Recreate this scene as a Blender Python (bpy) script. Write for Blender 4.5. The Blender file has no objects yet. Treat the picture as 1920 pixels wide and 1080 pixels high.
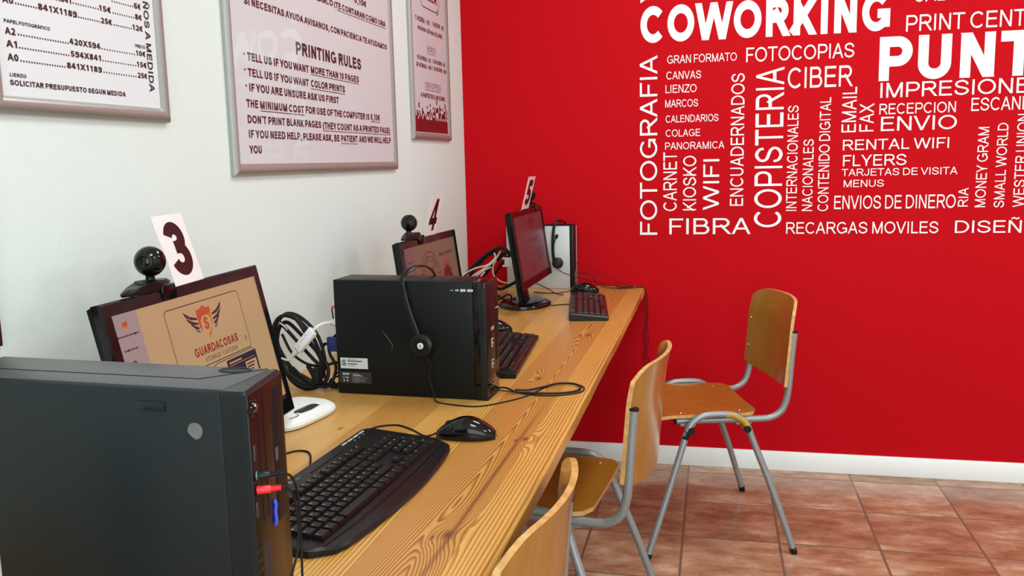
import bpy, bmesh, math, random
from math import sin, cos, pi, radians, sqrt, atan2
from mathutils import Vector, Matrix

random.seed(7)
SC = bpy.context.scene
COL = SC.collection

# ---------------------------------------------------------------- camera, world, light, exposure
cam_data = bpy.data.cameras.new('camera')
cam_data.sensor_width = 36.0
cam_data.lens = 1642.864 * 36.0 / 1920.0
cam_data.clip_start = 0.02
cam = bpy.data.objects.new('camera', cam_data)
COL.objects.link(cam)
_R = ((0.97436576, 0.00989222, -0.22475208), (0.22379387, -0.14462749, 0.96384604), (-0.02297075, -0.98943673, -0.1431339))
cam.matrix_world = Matrix(((_R[0][0], -_R[0][1], -_R[0][2], 1.0191), (_R[1][0], -_R[1][1], -_R[1][2], -3.5564),
                           (_R[2][0], -_R[2][1], -_R[2][2], 1.26), (0, 0, 0, 1)))
SC.camera = cam

world = bpy.data.worlds.new('world')
SC.world = world
world.use_nodes = True
world.node_tree.nodes['Background'].inputs[0].default_value = (0.9, 0.95, 1.0, 1)
world.node_tree.nodes['Background'].inputs[1].default_value = 0.3

SC.view_settings.view_transform = 'Standard'
SC.view_settings.look = 'None'
SC.view_settings.gamma = 1.0
SC.view_settings.use_curve_mapping = False
SC.view_settings.exposure = -0.22


def area_light(name, loc, aim, sx, sy, power, color):
    d = bpy.data.lights.new(name, 'AREA')
    d.shape = 'RECTANGLE'
    d.size, d.size_y, d.energy, d.color = sx, sy, power, color
    o = bpy.data.objects.new(name, d)
    COL.objects.link(o)
    o.location = loc
    o.rotation_euler = (Vector(aim) - Vector(loc)).to_track_quat('-Z', 'Y').to_euler()
    return o


# daylight through the shop front behind the camera, and the fluorescent ceiling lamps
area_light('shopfront_daylight', (2.3, -5.40, 1.5), (2.0, 0, 1.0), 3.4, 2.2, 95, (0.88, 1.0, 0.99))
for lx, ly in ((1.15, -1.05), (1.15, -3.1), (2.9, -1.05), (2.9, -3.1)):
    area_light('ceiling_lamp_light', (lx, ly, 2.70), (lx, ly, 0), 0.55, 0.55, 24, (0.92, 1.0, 0.965))

# ---------------------------------------------------------------- mesh helpers


def rot_to(d):
    return Vector(d).normalized().to_track_quat('Z', 'Y').to_matrix().to_4x4()


def cat(pts, n=6, closed=False):
    """Catmull-Rom smoothing of a list of points."""
    P = [Vector(p) for p in pts]
    if len(P) < 3:
        return P
    out = []
    m = len(P)
    rng = range(m) if closed else range(m - 1)
    for i in rng:
        if closed:
            a, b, c, d = P[(i - 1) % m], P[i], P[(i + 1) % m], P[(i + 2) % m]
        else:
            b, c = P[i], P[i + 1]
            a = P[i - 1] if i > 0 else b * 2 - c
            d = P[i + 2] if i + 2 < m else c * 2 - b
        for k in range(n):
            t = k / n
            out.append(0.5 * ((2 * b) + (c - a) * t + (2 * a - 5 * b + 4 * c - d) * t * t + (3 * b - a - 3 * c + d) * t ** 3))
    if not closed:
        out.append(P[-1])
    return out


class MB:
    def __init__(self):
        self.v, self.f, self.m, self.s = [], [], [], []

    def add(self, vs, fs, mi=0, smooth=True, M=None):
        b = len(self.v)
        for p in vs:
            p = Vector(p)
            self.v.append(M @ p if M is not None else p)
        for q in fs:
            self.f.append([b + i for i in q])
            self.m.append(mi)
            self.s.append(smooth)
        return self

    def box(self, c, size, r=0.0, seg=2, mi=0, M=None, top=None):
        bm = bmesh.new()
        bmesh.ops.create_cube(bm, size=1.0)
        for v in bm.verts:
            v.co = Vector((v.co.x * size[0], v.co.y * size[1], v.co.z * size[2]))
            if top and v.co.z > 0:
                v.co.x *= top[0]
                v.co.y *= top[1]
        if r > 0:
            bmesh.ops.bevel(bm, geom=bm.edges[:], offset=min(r, min(size) * 0.49), segments=seg, profile=0.5, affect='EDGES')
        bm.verts.index_update()
        vs = [v.co + Vector(c) for v in bm.verts]
        fs = [[v.index for v in f.verts] for f in bm.faces]
        bm.free()
        return self.add(vs, fs, mi, True, M)

    def loft(self, rings, mi=0, caps=True, closed=False, smooth=True, M=None):
        n = len(rings[0])
        vs = [p for r in rings for p in r]
        fs = []
        k = len(rings)
        for i in range(k if closed else k - 1):
            a, b = i * n, ((i + 1) % k) * n
            for j in range(n):
                fs.append((a + j, a + (j + 1) % n, b + (j + 1) % n, b + j))
        if caps and not closed:
            fs.append(tuple(range(n - 1, -1, -1)))
            fs.append(tuple((k - 1) * n + j for j in range(n)))
        return self.add(vs, fs, mi, smooth, M)

    def tube(self, pts, r, n=8, mi=0, closed=False, M=None, flat=None):
        P = [Vector(p) for p in pts]
        Q = [P[0]]
        for p in P[1:]:
            if (p - Q[-1]).length > 1e-6:
                Q.append(p)
        P = Q
        rings = []
        T0 = (P[1] - P[0]).normalized()
        up = Vector((0, 0, 1)) if abs(T0.z) < 0.9 else Vector((0, 1, 0))
        N = (up - T0 * up.dot(T0)).normalized()
        for i, p in enumerate(P):
            if closed:
                T = (P[(i + 1) % len(P)] - P[i - 1]).normalized()
            else:
                T = (P[min(i + 1, len(P) - 1)] - P[max(i - 1, 0)]).normalized()
            N = (N - T * N.dot(T)).normalized()
            B = T.cross(N)
            rr = r[i] if isinstance(r, (list, tuple)) else r
            fa = flat or 1.0
            rings.append([p + N * (cos(2 * pi * j / n) * rr * fa) + B * (sin(2 * pi * j / n) * rr) for j in range(n)])
        return self.loft(rings, mi, True, closed, True, M)

    def cyl(self, a, b, r, n=16, mi=0, r2=None, M=None):
        a, b = Vector(a), Vector(b)
        Rm = rot_to(b - a)
        L = (b - a).length
        r2 = r if r2 is None else r2
        X = Matrix.Translation(a) @ Rm
        if M is not None:
            X = M @ X
        return self.loft([[(cos(2 * pi * j / n) * r, sin(2 * pi * j / n) * r, 0) for j in range(n)],
                          [(cos(2 * pi * j / n) * r2, sin(2 * pi * j / n) * r2, L) for j in range(n)]], mi, True, False, True, X)

    def lathe(self, prof, n=24, mi=0, M=None):
        return self.loft([[(max(r, 1e-5) * cos(2 * pi * j / n), max(r, 1e-5) * sin(2 * pi * j / n), z) for j in range(n)] for r, z in prof], mi, True, False, True, M)

    def prism(self, poly, z0, z1, mi=0, M=None):
        return self.loft([[(x, y, z0) for x, y in poly], [(x, y, z1) for x, y in poly]], mi, True, False, True, M)

    def quad(self, a, b, c, d, mi=0):
        return self.add([a, b, c, d], [(0, 1, 2, 3)], mi, False)

    def build(self, name, mats, parent=None, sharp=38, bevel=0):
        me = bpy.data.meshes.new(name)
        me.from_pydata([tuple(p) for p in self.v], [], self.f)
        for mm in (mats if isinstance(mats, (list, tuple)) else [mats]):
            me.materials.append(mm)
        me.polygons.foreach_set('material_index', self.m)
        me.polygons.foreach_set('use_smooth', self.s)
        me.update()
        bm = bmesh.new()
        bm.from_mesh(me)
        bmesh.ops.recalc_face_normals(bm, faces=bm.faces[:])
        bm.to_mesh(me)
        bm.free()
        try:
            me.set_sharp_from_angle(angle=radians(sharp))
        except Exception:
            pass
        o = bpy.data.objects.new(name, me)
        COL.objects.link(o)
        if parent:
            o.parent = parent
        return o


def tag(o, label, category, group=None, kind=None):
    o['label'] = label
    o['category'] = category
    if group:
        o['group'] = group
    if kind:
        o['kind'] = kind
    return o


def thing(name, label, category, loc=(0, 0, 0), rotz=0.0, group=None):
    o = bpy.data.objects.new(name, None)
    o.empty_display_size = 0.05
    COL.objects.link(o)
    o.location = loc
    o.rotation_euler = (0, 0, rotz)
    return tag(o, label, category, group)


def copy_thing(src, label, loc, rotz, skip=()):
    r = src.copy()
    COL.objects.link(r)
    r.location = loc
    r.rotation_euler = (0, 0, rotz)
    r['label'] = label

    def rec(a, b):
        for ch in list(a.children):
            if ch.name.split('.')[0] in skip:
                continue
            k = ch.copy()
            COL.objects.link(k)
            k.parent = b
            rec(ch, k)
    rec(src, r)
    return r


def structure(o):
    o['kind'] = 'structure'
    return o


# ---------------------------------------------------------------- materials


def mat(name, color, rough=0.5, metal=0.0, coat=0.0, spec=0.5, noise=0.0, nscale=8.0, bump=0.0, bscale=200.0, emit=None, estr=1.0, color2=None):
    m = bpy.data.materials.new(name)
    m.use_nodes = True
    nt = m.node_tree
    b = nt.nodes['Principled BSDF']
    b.inputs['Base Color'].default_value = (*color, 1)
    b.inputs['Roughness'].default_value = rough
    b.inputs['Metallic'].default_value = metal
    b.inputs['Coat Weight'].default_value = coat
    b.inputs['Coat Roughness'].default_value = 0.08
    b.inputs['Specular IOR Level'].default_value = spec
    tc = nt.nodes.new('ShaderNodeTexCoord')
    n = nt.nodes.new('ShaderNodeTexNoise')
    n.inputs['Scale'].default_value = nscale
    n.inputs['Detail'].default_value = 5
    nt.links.new(tc.outputs['Object'], n.inputs['Vector'])
    mx = nt.nodes.new('ShaderNodeMix')
    mx.data_type = 'RGBA'
    c2 = color2 or tuple(max(0.0, c * (1 - noise)) for c in color)
    mx.inputs['A'].default_value = (*color, 1)
    mx.inputs['B'].default_value = (*c2, 1)
    nt.links.new(n.outputs['Fac'], mx.inputs['Factor'])
    nt.links.new(mx.outputs['Result'], b.inputs['Base Color'])
    if bump > 0:
        n2 = nt.nodes.new('ShaderNodeTexNoise')
        n2.inputs['Scale'].default_value = bscale
        n2.inputs['Detail'].default_value = 4
        nt.links.new(tc.outputs['Object'], n2.inputs['Vector'])
        bp = nt.nodes.new('ShaderNodeBump')
        bp.inputs['Strength'].default_value = bump
        bp.inputs['Distance'].default_value = 0.002
        nt.links.new(n2.outputs['Fac'], bp.inputs['Height'])
        nt.links.new(bp.outputs['Normal'], b.inputs['Normal'])
    if emit:
        b.inputs['Emission Color'].default_value = (*emit, 1)
        b.inputs['Emission Strength'].default_value = estr
    return m


def lit(name, color, strength=1.0, rough=0.25):
    """a lit area of an LCD screen: emits, under a satin cover"""
    return mat(name, (0.012, 0.012, 0.014), rough, 0, 0, 0.5, emit=color, estr=strength)


class NG:
    """tiny node-graph helper"""
    def __init__(self, m):
        self.nt = m.node_tree

    def math(self, op, a, b=None, c=None):
        n = self.nt.nodes.new('ShaderNodeMath')
        n.operation = op
        for i, x in enumerate((a, b, c)):
            if x is None:
                continue
            if isinstance(x, (int, float)):
                n.inputs[i].default_value = x
            else:
                self.nt.links.new(x, n.inputs[i])
        return n.outputs[0]

    def noise(self, vec, scale, detail=3.0, rough=0.5):
        n = self.nt.nodes.new('ShaderNodeTexNoise')
        n.inputs['Scale'].default_value = scale
        n.inputs['Detail'].default_value = detail
        n.inputs['Roughness'].default_value = rough
        self.nt.links.new(vec, n.inputs['Vector'])
        return n.outputs['Fac']

    def mapping(self, vec, scale, loc=(0, 0, 0)):
        n = self.nt.nodes.new('ShaderNodeMapping')
        n.inputs['Scale'].default_value = scale
        n.inputs['Location'].default_value = loc
        self.nt.links.new(vec, n.inputs['Vector'])
        return n.outputs['Vector']

    def ramp(self, fac, stops):
        n = self.nt.nodes.new('ShaderNodeValToRGB')
        cr = n.color_ramp
        while len(cr.elements) > 1:
            cr.elements.remove(cr.elements[-1])
        for i, (p, c) in enumerate(stops):
            e = cr.elements[0] if i == 0 else cr.elements.new(p)
            e.position = p
            e.color = (*c, 1)
        self.nt.links.new(fac, n.inputs['Fac'])
        return n.outputs['Color']

    def mix(self, fac, a, b):
        n = self.nt.nodes.new('ShaderNodeMix')
        n.data_type = 'RGBA'
        for k, x in (('Factor', fac), ('A', a), ('B', b)):
            if isinstance(x, (int, float)):
                n.inputs[k].default_value = x
            elif isinstance(x, tuple):
                n.inputs[k].default_value = (*x, 1)
            else:
                self.nt.links.new(x, n.inputs[k])
        return n.outputs['Result']

    def xyz(self, vec):
        n = self.nt.nodes.new('ShaderNodeSeparateXYZ')
        self.nt.links.new(vec, n.inputs[0])
        return n.outputs


def pine_material():
    m = bpy.data.materials.new('pine_worktop')
    m.use_nodes = True
    g = NG(m)
    nt = m.node_tree
    b = nt.nodes['Principled BSDF']
    tc = nt.nodes.new('ShaderNodeTexCoord').outputs['Object']
    x, y, z = g.xyz(tc)
    PW = 0.120                                     # plank width; the front plank is a narrow one
    px = g.math('DIVIDE', g.math('SUBTRACT', 0.684, x), PW)
    pid = g.math('FLOOR', px)
    pf = g.math('SUBTRACT', g.math('FRACT', px), 0.5)
    rnd = nt.nodes.new('ShaderNodeTexWhiteNoise')
    rnd.noise_dimensions = '1D'
    nt.links.new(pid, rnd.inputs['W'])
    rv = rnd.outputs['Value']
    # stretched coordinates, shifted per plank
    cmb = nt.nodes.new('ShaderNodeCombineXYZ')
    nt.links.new(x, cmb.inputs[0])
    nt.links.new(g.math('ADD', y, g.math('MULTIPLY', rv, 7.0)), cmb.inputs[1])
    nt.links.new(g.math('MULTIPLY', rv, 3.0), cmb.inputs[2])
    sv = g.mapping(cmb.outputs[0], (1, 0.10, 1))
    n1 = g.noise(g.mapping(cmb.outputs[0], (1, 0.055, 1)), 9.0, 1.0)
    n2 = g.noise(g.mapping(cmb.outputs[0], (1, 0.05, 1)), 60.0, 2.0)
    # front plank and some others: straight lines; the figured planks: nested arches along the board
    isf = g.math('MAXIMUM', g.math('COMPARE', pid, 0.0, 0.1), g.math('GREATER_THAN', g.math('FRACT', g.math('MULTIPLY', rv, 7.7)), 0.72))
    isf = g.math('MULTIPLY', isf, g.math('GREATER_THAN', pid, -0.5))
    par = g.math('MULTIPLY', g.math('POWER', g.math('ABSOLUTE', g.math('ADD', pf, g.math('MULTIPLY', n1, 0.25))), 1.4), 0.34)
    arch = g.math('ADD', par, g.math('MULTIPLY', y, 0.085))
    lin = g.math('MULTIPLY', x, 1.45)
    h = g.math('ADD', g.math('MULTIPLY', isf, arch), g.math('MULTIPLY', g.math('SUBTRACT', 1.0, isf), lin))
    h = g.math('ADD', h, g.math('MULTIPLY', n1, 0.060))
    h = g.math('ADD', h, g.math('MULTIPLY', n2, 0.006))
    core = None
    for kx, ky, sx, sy, amp in ((0.659, -2.443, 0.017, 0.055, 0.050), (0.640, -2.455, 0.006, 0.030, 0.022), (0.677, -2.007, 0.013, 0.045, 0.042), (0.661, -2.020, 0.006, 0.03, 0.02),
                                (0.612, -1.553, 0.013, 0.06, 0.045), (0.655, -1.02, 0.012, 0.08, 0.03), (0.30, -2.00, 0.008, 0.03, 0.03), (0.655, -0.36, 0.008, 0.03, 0.03), (0.42, -0.66, 0.006, 0.03, 0.02)):
        dx = g.math('DIVIDE', g.math('SUBTRACT', x, kx), sx)
        dy = g.math('DIVIDE', g.math('SUBTRACT', y, ky), sy)
        d2 = g.math('ADD', g.math('MULTIPLY', dx, dx), g.math('MULTIPLY', dy, dy))
        h = g.math('ADD', h, g.math('MULTIPLY', g.math('EXPONENT', g.math('MULTIPLY', d2, -0.5)), amp))
        ddx = g.math('DIVIDE', g.math('SUBTRACT', x, kx), sx * 0.50)
        ddy = g.math('DIVIDE', g.math('SUBTRACT', y, ky), sy * 0.30)
        e = g.math('EXPONENT', g.math('MULTIPLY', g.math('ADD', g.math('MULTIPLY', ddx, ddx), g.math('MULTIPLY', ddy, ddy)), -0.9))
        core = e if core is None else g.math('MAXIMUM', core, e)
    fr = g.math('FRACT', g.math('MULTIPLY', h, 112.0))
    grain = g.ramp(fr, [(0.0, (0.75, 0.425, 0.108)), (0.36, (0.69, 0.365, 0.085)), (0.62, (0.41, 0.165, 0.028)), (0.84, (0.17, 0.050, 0.008)), (0.93, (0.24, 0.08, 0.014)), (1.0, (0.72, 0.39, 0.09))])
    plain = g.ramp(g.noise(sv, 30.0, 4.0), [(0.3, (0.67, 0.375, 0.098)), (0.7, (0.56, 0.280, 0.064))])
    broad = g.noise(sv, 2.2, 2.0)
    amt = g.math('MULTIPLY', g.math('ADD', 0.70, g.math('MULTIPLY', isf, 0.3)), g.math('MULTIPLY_ADD', broad, 0.9, 0.50))
    # the back planks are plainer, the front two strongly figured
    front = nt.nodes.new('ShaderNodeMapRange')
    front.inputs['From Min'].default_value = 0.42
    front.inputs['From Max'].default_value = 0.56
    front.inputs['To Min'].default_value = 0.35
    front.inputs['To Max'].default_value = 1.0
    nt.links.new(x, front.inputs['Value'])
    amt = g.math('MINIMUM', g.math('MULTIPLY', amt, front.outputs[0]), 1.0)
    col = g.mix(amt, plain, grain)
    col = g.mix(g.math('MULTIPLY', isf, 0.75), col, g.mix(0.5, col, (0.33, 0.105, 0.016)))
    col = g.mix(g.math('MULTIPLY', g.math('POWER', core, 1.3), 0.85), col, (0.060, 0.016, 0.006))
    # a dark resin streak that wanders along the front seam, past the two big knots
    wv = g.math('ADD', 0.6665, g.math('MULTIPLY', g.math('SUBTRACT', n1, 0.5), 0.05))
    sd = g.math('DIVIDE', g.math('SUBTRACT', x, wv), 0.0045)
    wy = g.math('DIVIDE', g.math('ADD', y, 2.25), 0.42)
    stk = g.math('MULTIPLY', g.math('EXPONENT', g.math('MULTIPLY', g.math('MULTIPLY', sd, sd), -1.0)), g.math('EXPONENT', g.math('MULTIPLY', g.math('POWER', g.math('ABSOLUTE', wy), 4.0), -1.0)))
    col = g.mix(g.math('MULTIPLY', stk, 0.75), col, (0.15, 0.035, 0.007))
    # thin seam between planks
    seam = g.math('LESS_THAN', g.math('SUBTRACT', 0.5, g.math('ABSOLUTE', pf)), 0.006)
    col = g.mix(g.math('MULTIPLY', seam, 0.45), col, (0.25, 0.09, 0.02))
    nt.links.new(col, b.inputs['Base Color'])
    b.inputs['Roughness'].default_value = 0.36
    b.inputs['Coat Weight'].default_value = 0.25
    b.inputs['Coat Roughness'].default_value = 0.22
    bp = nt.nodes.new('ShaderNodeBump')
    bp.inputs['Strength'].default_value = 0.05
    bp.inputs['Distance'].default_value = 0.0006
    nt.links.new(fr, bp.inputs['Height'])
    nt.links.new(bp.outputs['Normal'], b.inputs['Normal'])
    return m


def tile_material():
    m = bpy.data.materials.new('terracotta_tiles')
    m.use_nodes = True
    g = NG(m)
    nt = m.node_tree
    b = nt.nodes['Principled BSDF']
    tc = nt.nodes.new('ShaderNodeTexCoord').outputs['Object']
    x, y, z = g.xyz(tc)
    S = 0.3112
    u = g.math('DIVIDE', g.math('SUBTRACT', x, 0.9245), S)
    v = g.math('DIVIDE', g.math('ADD', y, 0.0873), S)
    fu, fv = g.math('FRACT', u), g.math('FRACT', v)
    eu = g.math('MINIMUM', fu, g.math('SUBTRACT', 1.0, fu))
    ev = g.math('MINIMUM', fv, g.math('SUBTRACT', 1.0, fv))
    e = g.math('MINIMUM', eu, ev)
    grout = nt.nodes.new('ShaderNodeMapRange')
    grout.inputs['From Min'].default_value = 0.009
    grout.inputs['From Max'].default_value = 0.017
    nt.links.new(e, grout.inputs['Value'])
    gm = grout.outputs[0]
    cmb = nt.nodes.new('ShaderNodeCombineXYZ')
    nt.links.new(g.math('FLOOR', u), cmb.inputs[0])
    nt.links.new(g.math('FLOOR', v), cmb.inputs[1])
    wn = nt.nodes.new('ShaderNodeTexWhiteNoise')
    wn.noise_dimensions = '2D'
    nt.links.new(cmb.outputs[0], wn.inputs['Vector'])
    cm2 = nt.nodes.new('ShaderNodeCombineXYZ')
    nt.links.new(x, cm2.inputs[0])
    nt.links.new(y, cm2.inputs[1])
    nt.links.new(g.math('MULTIPLY', wn.outputs['Value'], 20.0), cm2.inputs[2])
    n1 = g.noise(g.mapping(cm2.outputs[0], (0.6, 1.0, 1)), 9.0, 8.0, 0.68)
    n2 = g.noise(g.mapping(cm2.outputs[0], (0.35, 1.0, 1)), 28.0, 6.0, 0.65)
    nn = g.math('ADD', g.math('MULTIPLY', n1, 0.68), g.math('MULTIPLY', n2, 0.32))
    nn = g.math('ADD', nn, g.math('MULTIPLY', g.math('SUBTRACT', wn.outputs['Value'], 0.5), 0.10))
    col = g.ramp(nn, [(0.36, (0.24, 0.102, 0.054)), (0.45, (0.335, 0.165, 0.094)), (0.53, (0.43, 0.245, 0.152)), (0.63, (0.60, 0.42, 0.295))])
    col = g.mix(gm, (0.17, 0.115, 0.082), col)
    nt.links.new(col, b.inputs['Base Color'])
    b.inputs['Roughness'].default_value = 0.20
    hgt = g.math('ADD', g.math('MULTIPLY', gm, 1.0), g.math('MULTIPLY', n2, 0.25))
    bp = nt.nodes.new('ShaderNodeBump')
    bp.inputs['Strength'].default_value = 0.35
    bp.inputs['Distance'].default_value = 0.002
    nt.links.new(hgt, bp.inputs['Height'])
    nt.links.new(bp.outputs['Normal'], b.inputs['Normal'])
    return m


def ply_material(name, c1, c2, rough=0.22, along='z'):
    m = bpy.data.materials.new(name)
    m.use_nodes = True
    g = NG(m)
    nt = m.node_tree
    b = nt.nodes['Principled BSDF']
    tc = nt.nodes.new('ShaderNodeTexCoord').outputs['Object']
    sv = g.mapping(tc, (1, 1, 0.08) if along == 'z' else (0.08, 1, 1))
    n = g.noise(sv, 55.0, 6.0, 0.6)
    n2 = g.noise(tc, 5.0, 2.0)
    f = g.math('ADD', g.math('MULTIPLY', n, 0.55), g.math('MULTIPLY', n2, 0.45))
    col = g.ramp(f, [(0.35, c1), (0.65, c2)])
    nt.links.new(col, b.inputs['Base Color'])
    b.inputs['Roughness'].default_value = rough
    b.inputs['Coat Weight'].default_value = 0.4
    b.inputs['Coat Roughness'].default_value = 0.12
    return m


def ply_edge_material():
    m = bpy.data.materials.new('plywood_edge')
    m.use_nodes = True
    g = NG(m)
    nt = m.node_tree
    b = nt.nodes['Principled BSDF']
    tc = nt.nodes.new('ShaderNodeTexCoord').outputs['Object']
    n = g.noise(g.mapping(tc, (0.5, 0.5, 0.5)), 120.0, 3.0)
    nt.links.new(g.ramp(n, [(0.35, (0.50, 0.26, 0.08)), (0.65, (0.66, 0.39, 0.15))]), b.inputs['Base Color'])
    b.inputs['Roughness'].default_value = 0.3
    return m


def cover_material():
    m = bpy.data.materials.new('clear_poster_cover')
    m.use_nodes = True
    nt = m.node_tree
    nt.nodes.remove(nt.nodes['Principled BSDF'])
    out = nt.nodes['Material Output']
    lw = nt.nodes.new('ShaderNodeLayerWeight')
    lw.inputs['Blend'].default_value = 0.5
    gm = NG(m)
    fr_out = gm.math('MULTIPLY_ADD', gm.math('POWER', lw.outputs['Facing'], 5.0), 0.90, 0.065)
    tr = nt.nodes.new('ShaderNodeBsdfTransparent')
    tr.inputs['Color'].default_value = (0.97, 0.97, 0.97, 1)
    gl = nt.nodes.new('ShaderNodeBsdfGlossy')
    gl.inputs['Roughness'].default_value = 0.035
    tcn = nt.nodes.new('ShaderNodeTexCoord')
    n = nt.nodes.new('ShaderNodeTexNoise')
    n.inputs['Scale'].default_value = 9.0
    n.inputs['Detail'].default_value = 2.0
    nt.links.new(tcn.outputs['Object'], n.inputs['Vector'])
    bp = nt.nodes.new('ShaderNodeBump')
    bp.inputs['Strength'].default_value = 0.05
    bp.inputs['Distance'].default_value = 0.01
    nt.links.new(n.outputs['Fac'], bp.inputs['Height'])
    nt.links.new(bp.outputs['Normal'], gl.inputs['Normal'])
    mx = nt.nodes.new('ShaderNodeMixShader')
    nt.links.new(fr_out, mx.inputs[0])
    nt.links.new(tr.outputs[0], mx.inputs[1])
    nt.links.new(gl.outputs[0], mx.inputs[2])
    nt.links.new(mx.outputs[0], out.inputs['Surface'])
    return m


M_white = mat('white_wall_paint', (0.725, 0.800, 0.795), 0.75, noise=0.05, nscale=1.6, bump=0.35, bscale=55)
M_red = mat('red_wall_paint', (0.53, 0.003, 0.009), 0.6, spec=0.06, noise=0.10, nscale=1.3, bump=0.22, bscale=70)
M_base = mat('white_gloss_skirting', (0.92, 0.955, 0.975), 0.35, noise=0.03)
M_ceil = mat('ceiling_paint', (0.82, 0.82, 0.81), 0.8, noise=0.02)
M_tile = tile_material()
M_pine = pine_material()
M_vinyl = mat('white_vinyl', (0.88, 0.88, 0.89), 0.45, noise=0.02)
M_alu = mat('brushed_silver_frame', (0.40, 0.40, 0.395), 0.34, 0.5, noise=0.08, nscale=30)
M_paper = mat('lilac_poster_paper', (0.72, 0.74, 0.80), 0.6, noise=0.03, nscale=3)
M_maroon = mat('maroon_ink', (0.050, 0.005, 0.010), 0.55, noise=0.1)
M_ink = mat('black_ink', (0.022, 0.018, 0.022), 0.55, noise=0.1)
M_inkred = mat('dark_red_ink', (0.17, 0.008, 0.016), 0.55, noise=0.1)
M_cover = cover_material()
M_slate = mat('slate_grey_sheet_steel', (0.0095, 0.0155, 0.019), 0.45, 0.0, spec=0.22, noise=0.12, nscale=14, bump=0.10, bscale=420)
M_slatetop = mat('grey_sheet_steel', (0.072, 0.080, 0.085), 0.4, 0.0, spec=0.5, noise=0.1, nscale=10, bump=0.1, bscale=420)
M_faceA = mat('brown_black_plastic', (0.010, 0.0065, 0.005), 0.30, spec=0.45, noise=0.15)
M_bezelblue = mat('dark_blue_grey_plastic', (0.006, 0.0115, 0.017), 0.30, spec=0.25, noise=0.1)
M_gloss = mat('gloss_black_plastic', (0.004, 0.004, 0.005), 0.09, 0, 0.0, 0.36, noise=0.2)
M_satin = mat('satin_black_plastic', (0.006, 0.006, 0.0065), 0.32, spec=0.28, noise=0.2, nscale=20)
M_black = mat('matt_black_plastic', (0.006, 0.006, 0.0065), 0.48, spec=0.22, noise=0.2, nscale=20)
M_case = mat('black_sheet_steel', (0.0035, 0.0055, 0.006), 0.42, spec=0.22, noise=0.15, nscale=12, bump=0.08, bscale=380)
M_strip = mat('charcoal_plastic', (0.013, 0.015, 0.016), 0.5, spec=0.2, noise=0.1)
M_rub = mat('black_rubber', (0.007, 0.007, 0.007), 0.55, spec=0.25, noise=0.2)
M_key = mat('black_key_plastic', (0.007, 0.007, 0.0075), 0.30, spec=0.28, noise=0.15, nscale=30)
M_legend = mat('white_legend_print', (0.42, 0.42, 0.44), 0.5, noise=0.05)
M_silver = mat('silver_painted_steel', (0.50, 0.51, 0.52), 0.42, 0.25, noise=0.06, nscale=20)
M_tube = mat('grey_painted_tube', (0.30, 0.315, 0.33), 0.33, 0.35, noise=0.10, nscale=25)
M_chrome = mat('bright_screw_steel', (0.75, 0.75, 0.76), 0.18, 1.0, noise=0.05)
M_plast = mat('white_plastic', (0.80, 0.81, 0.80), 0.35, noise=0.03)
M_cream = mat('cream_cable_sheath', (0.66, 0.64, 0.58), 0.45, noise=0.08)
M_bluep = mat('blue_connector_plastic', (0.012, 0.025, 0.17), 0.4, noise=0.15)
M_bluel = mat('bright_blue_latch', (0.045, 0.07, 0.62), 0.4, noise=0.05)
M_pink = mat('pink_plug_plastic', (0.78, 0.10, 0.14), 0.4, noise=0.06)
M_redp = mat('red_plug_plastic', (0.80, 0.02, 0.035), 0.35, noise=0.06)
M_green = mat('dull_green_plastic', (0.10, 0.20, 0.16), 0.4, noise=0.1)
M_led = mat('blue_status_light', (0.2, 0.2, 0.9), 0.3, emit=(0.12, 0.10, 1.0), estr=2.2)
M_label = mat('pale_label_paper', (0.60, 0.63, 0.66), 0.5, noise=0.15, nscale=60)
M_scr = mat('scratch_bare_metal', (0.20, 0.22, 0.22), 0.4, noise=0.2)
M_disc = mat('worn_silver_sticker', (0.16, 0.165, 0.17), 0.5, noise=0.35, nscale=90)
M_card = mat('white_laminated_card', (0.83, 0.82, 0.84), 0.22, 0, 0.6, noise=0.02)
M_numeral = mat('maroon_card_print', (0.022, 0.004, 0.006), 0.3, 0, 0, 0.35, noise=0.15, nscale=25)
M_ply = ply_material('lacquered_beech_back', (0.34, 0.145, 0.022), (0.42, 0.195, 0.036))
M_seat = ply_material('lacquered_beech_seat', (0.30, 0.115, 0.012), (0.38, 0.160, 0.022), 0.2, 'x')
M_plyedge = ply_edge_material()
M_yellow = mat('yellow_paint_smear', (0.60, 0.36, 0.03), 0.45, noise=0.35, nscale=120)
M_panel = mat('dark_maroon_board', (0.055, 0.003, 0.012), 0.4, noise=0.1)
M_lens = mat('lens_glass', (0.004, 0.004, 0.006), 0.04, 0, 1.0)

# ---------------------------------------------------------------- lettering: a plain grotesque alphabet drawn as ribbons


def clip_poly(P, axis, val, keep_less):
    out = []
    for i in range(len(P)):
        a, b = P[i], P[(i + 1) % len(P)]
        ia = (a[axis] <= val + 1e-9) if keep_less else (a[axis] >= val - 1e-9)
        ib = (b[axis] <= val + 1e-9) if keep_less else (b[axis] >= val - 1e-9)
        if ia:
            out.append(a)
        if ia != ib:
            t = (val - a[axis]) / (b[axis] - a[axis])
            out.append((a[0] + t * (b[0] - a[0]), a[1] + t * (b[1] - a[1])))
    return out


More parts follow.
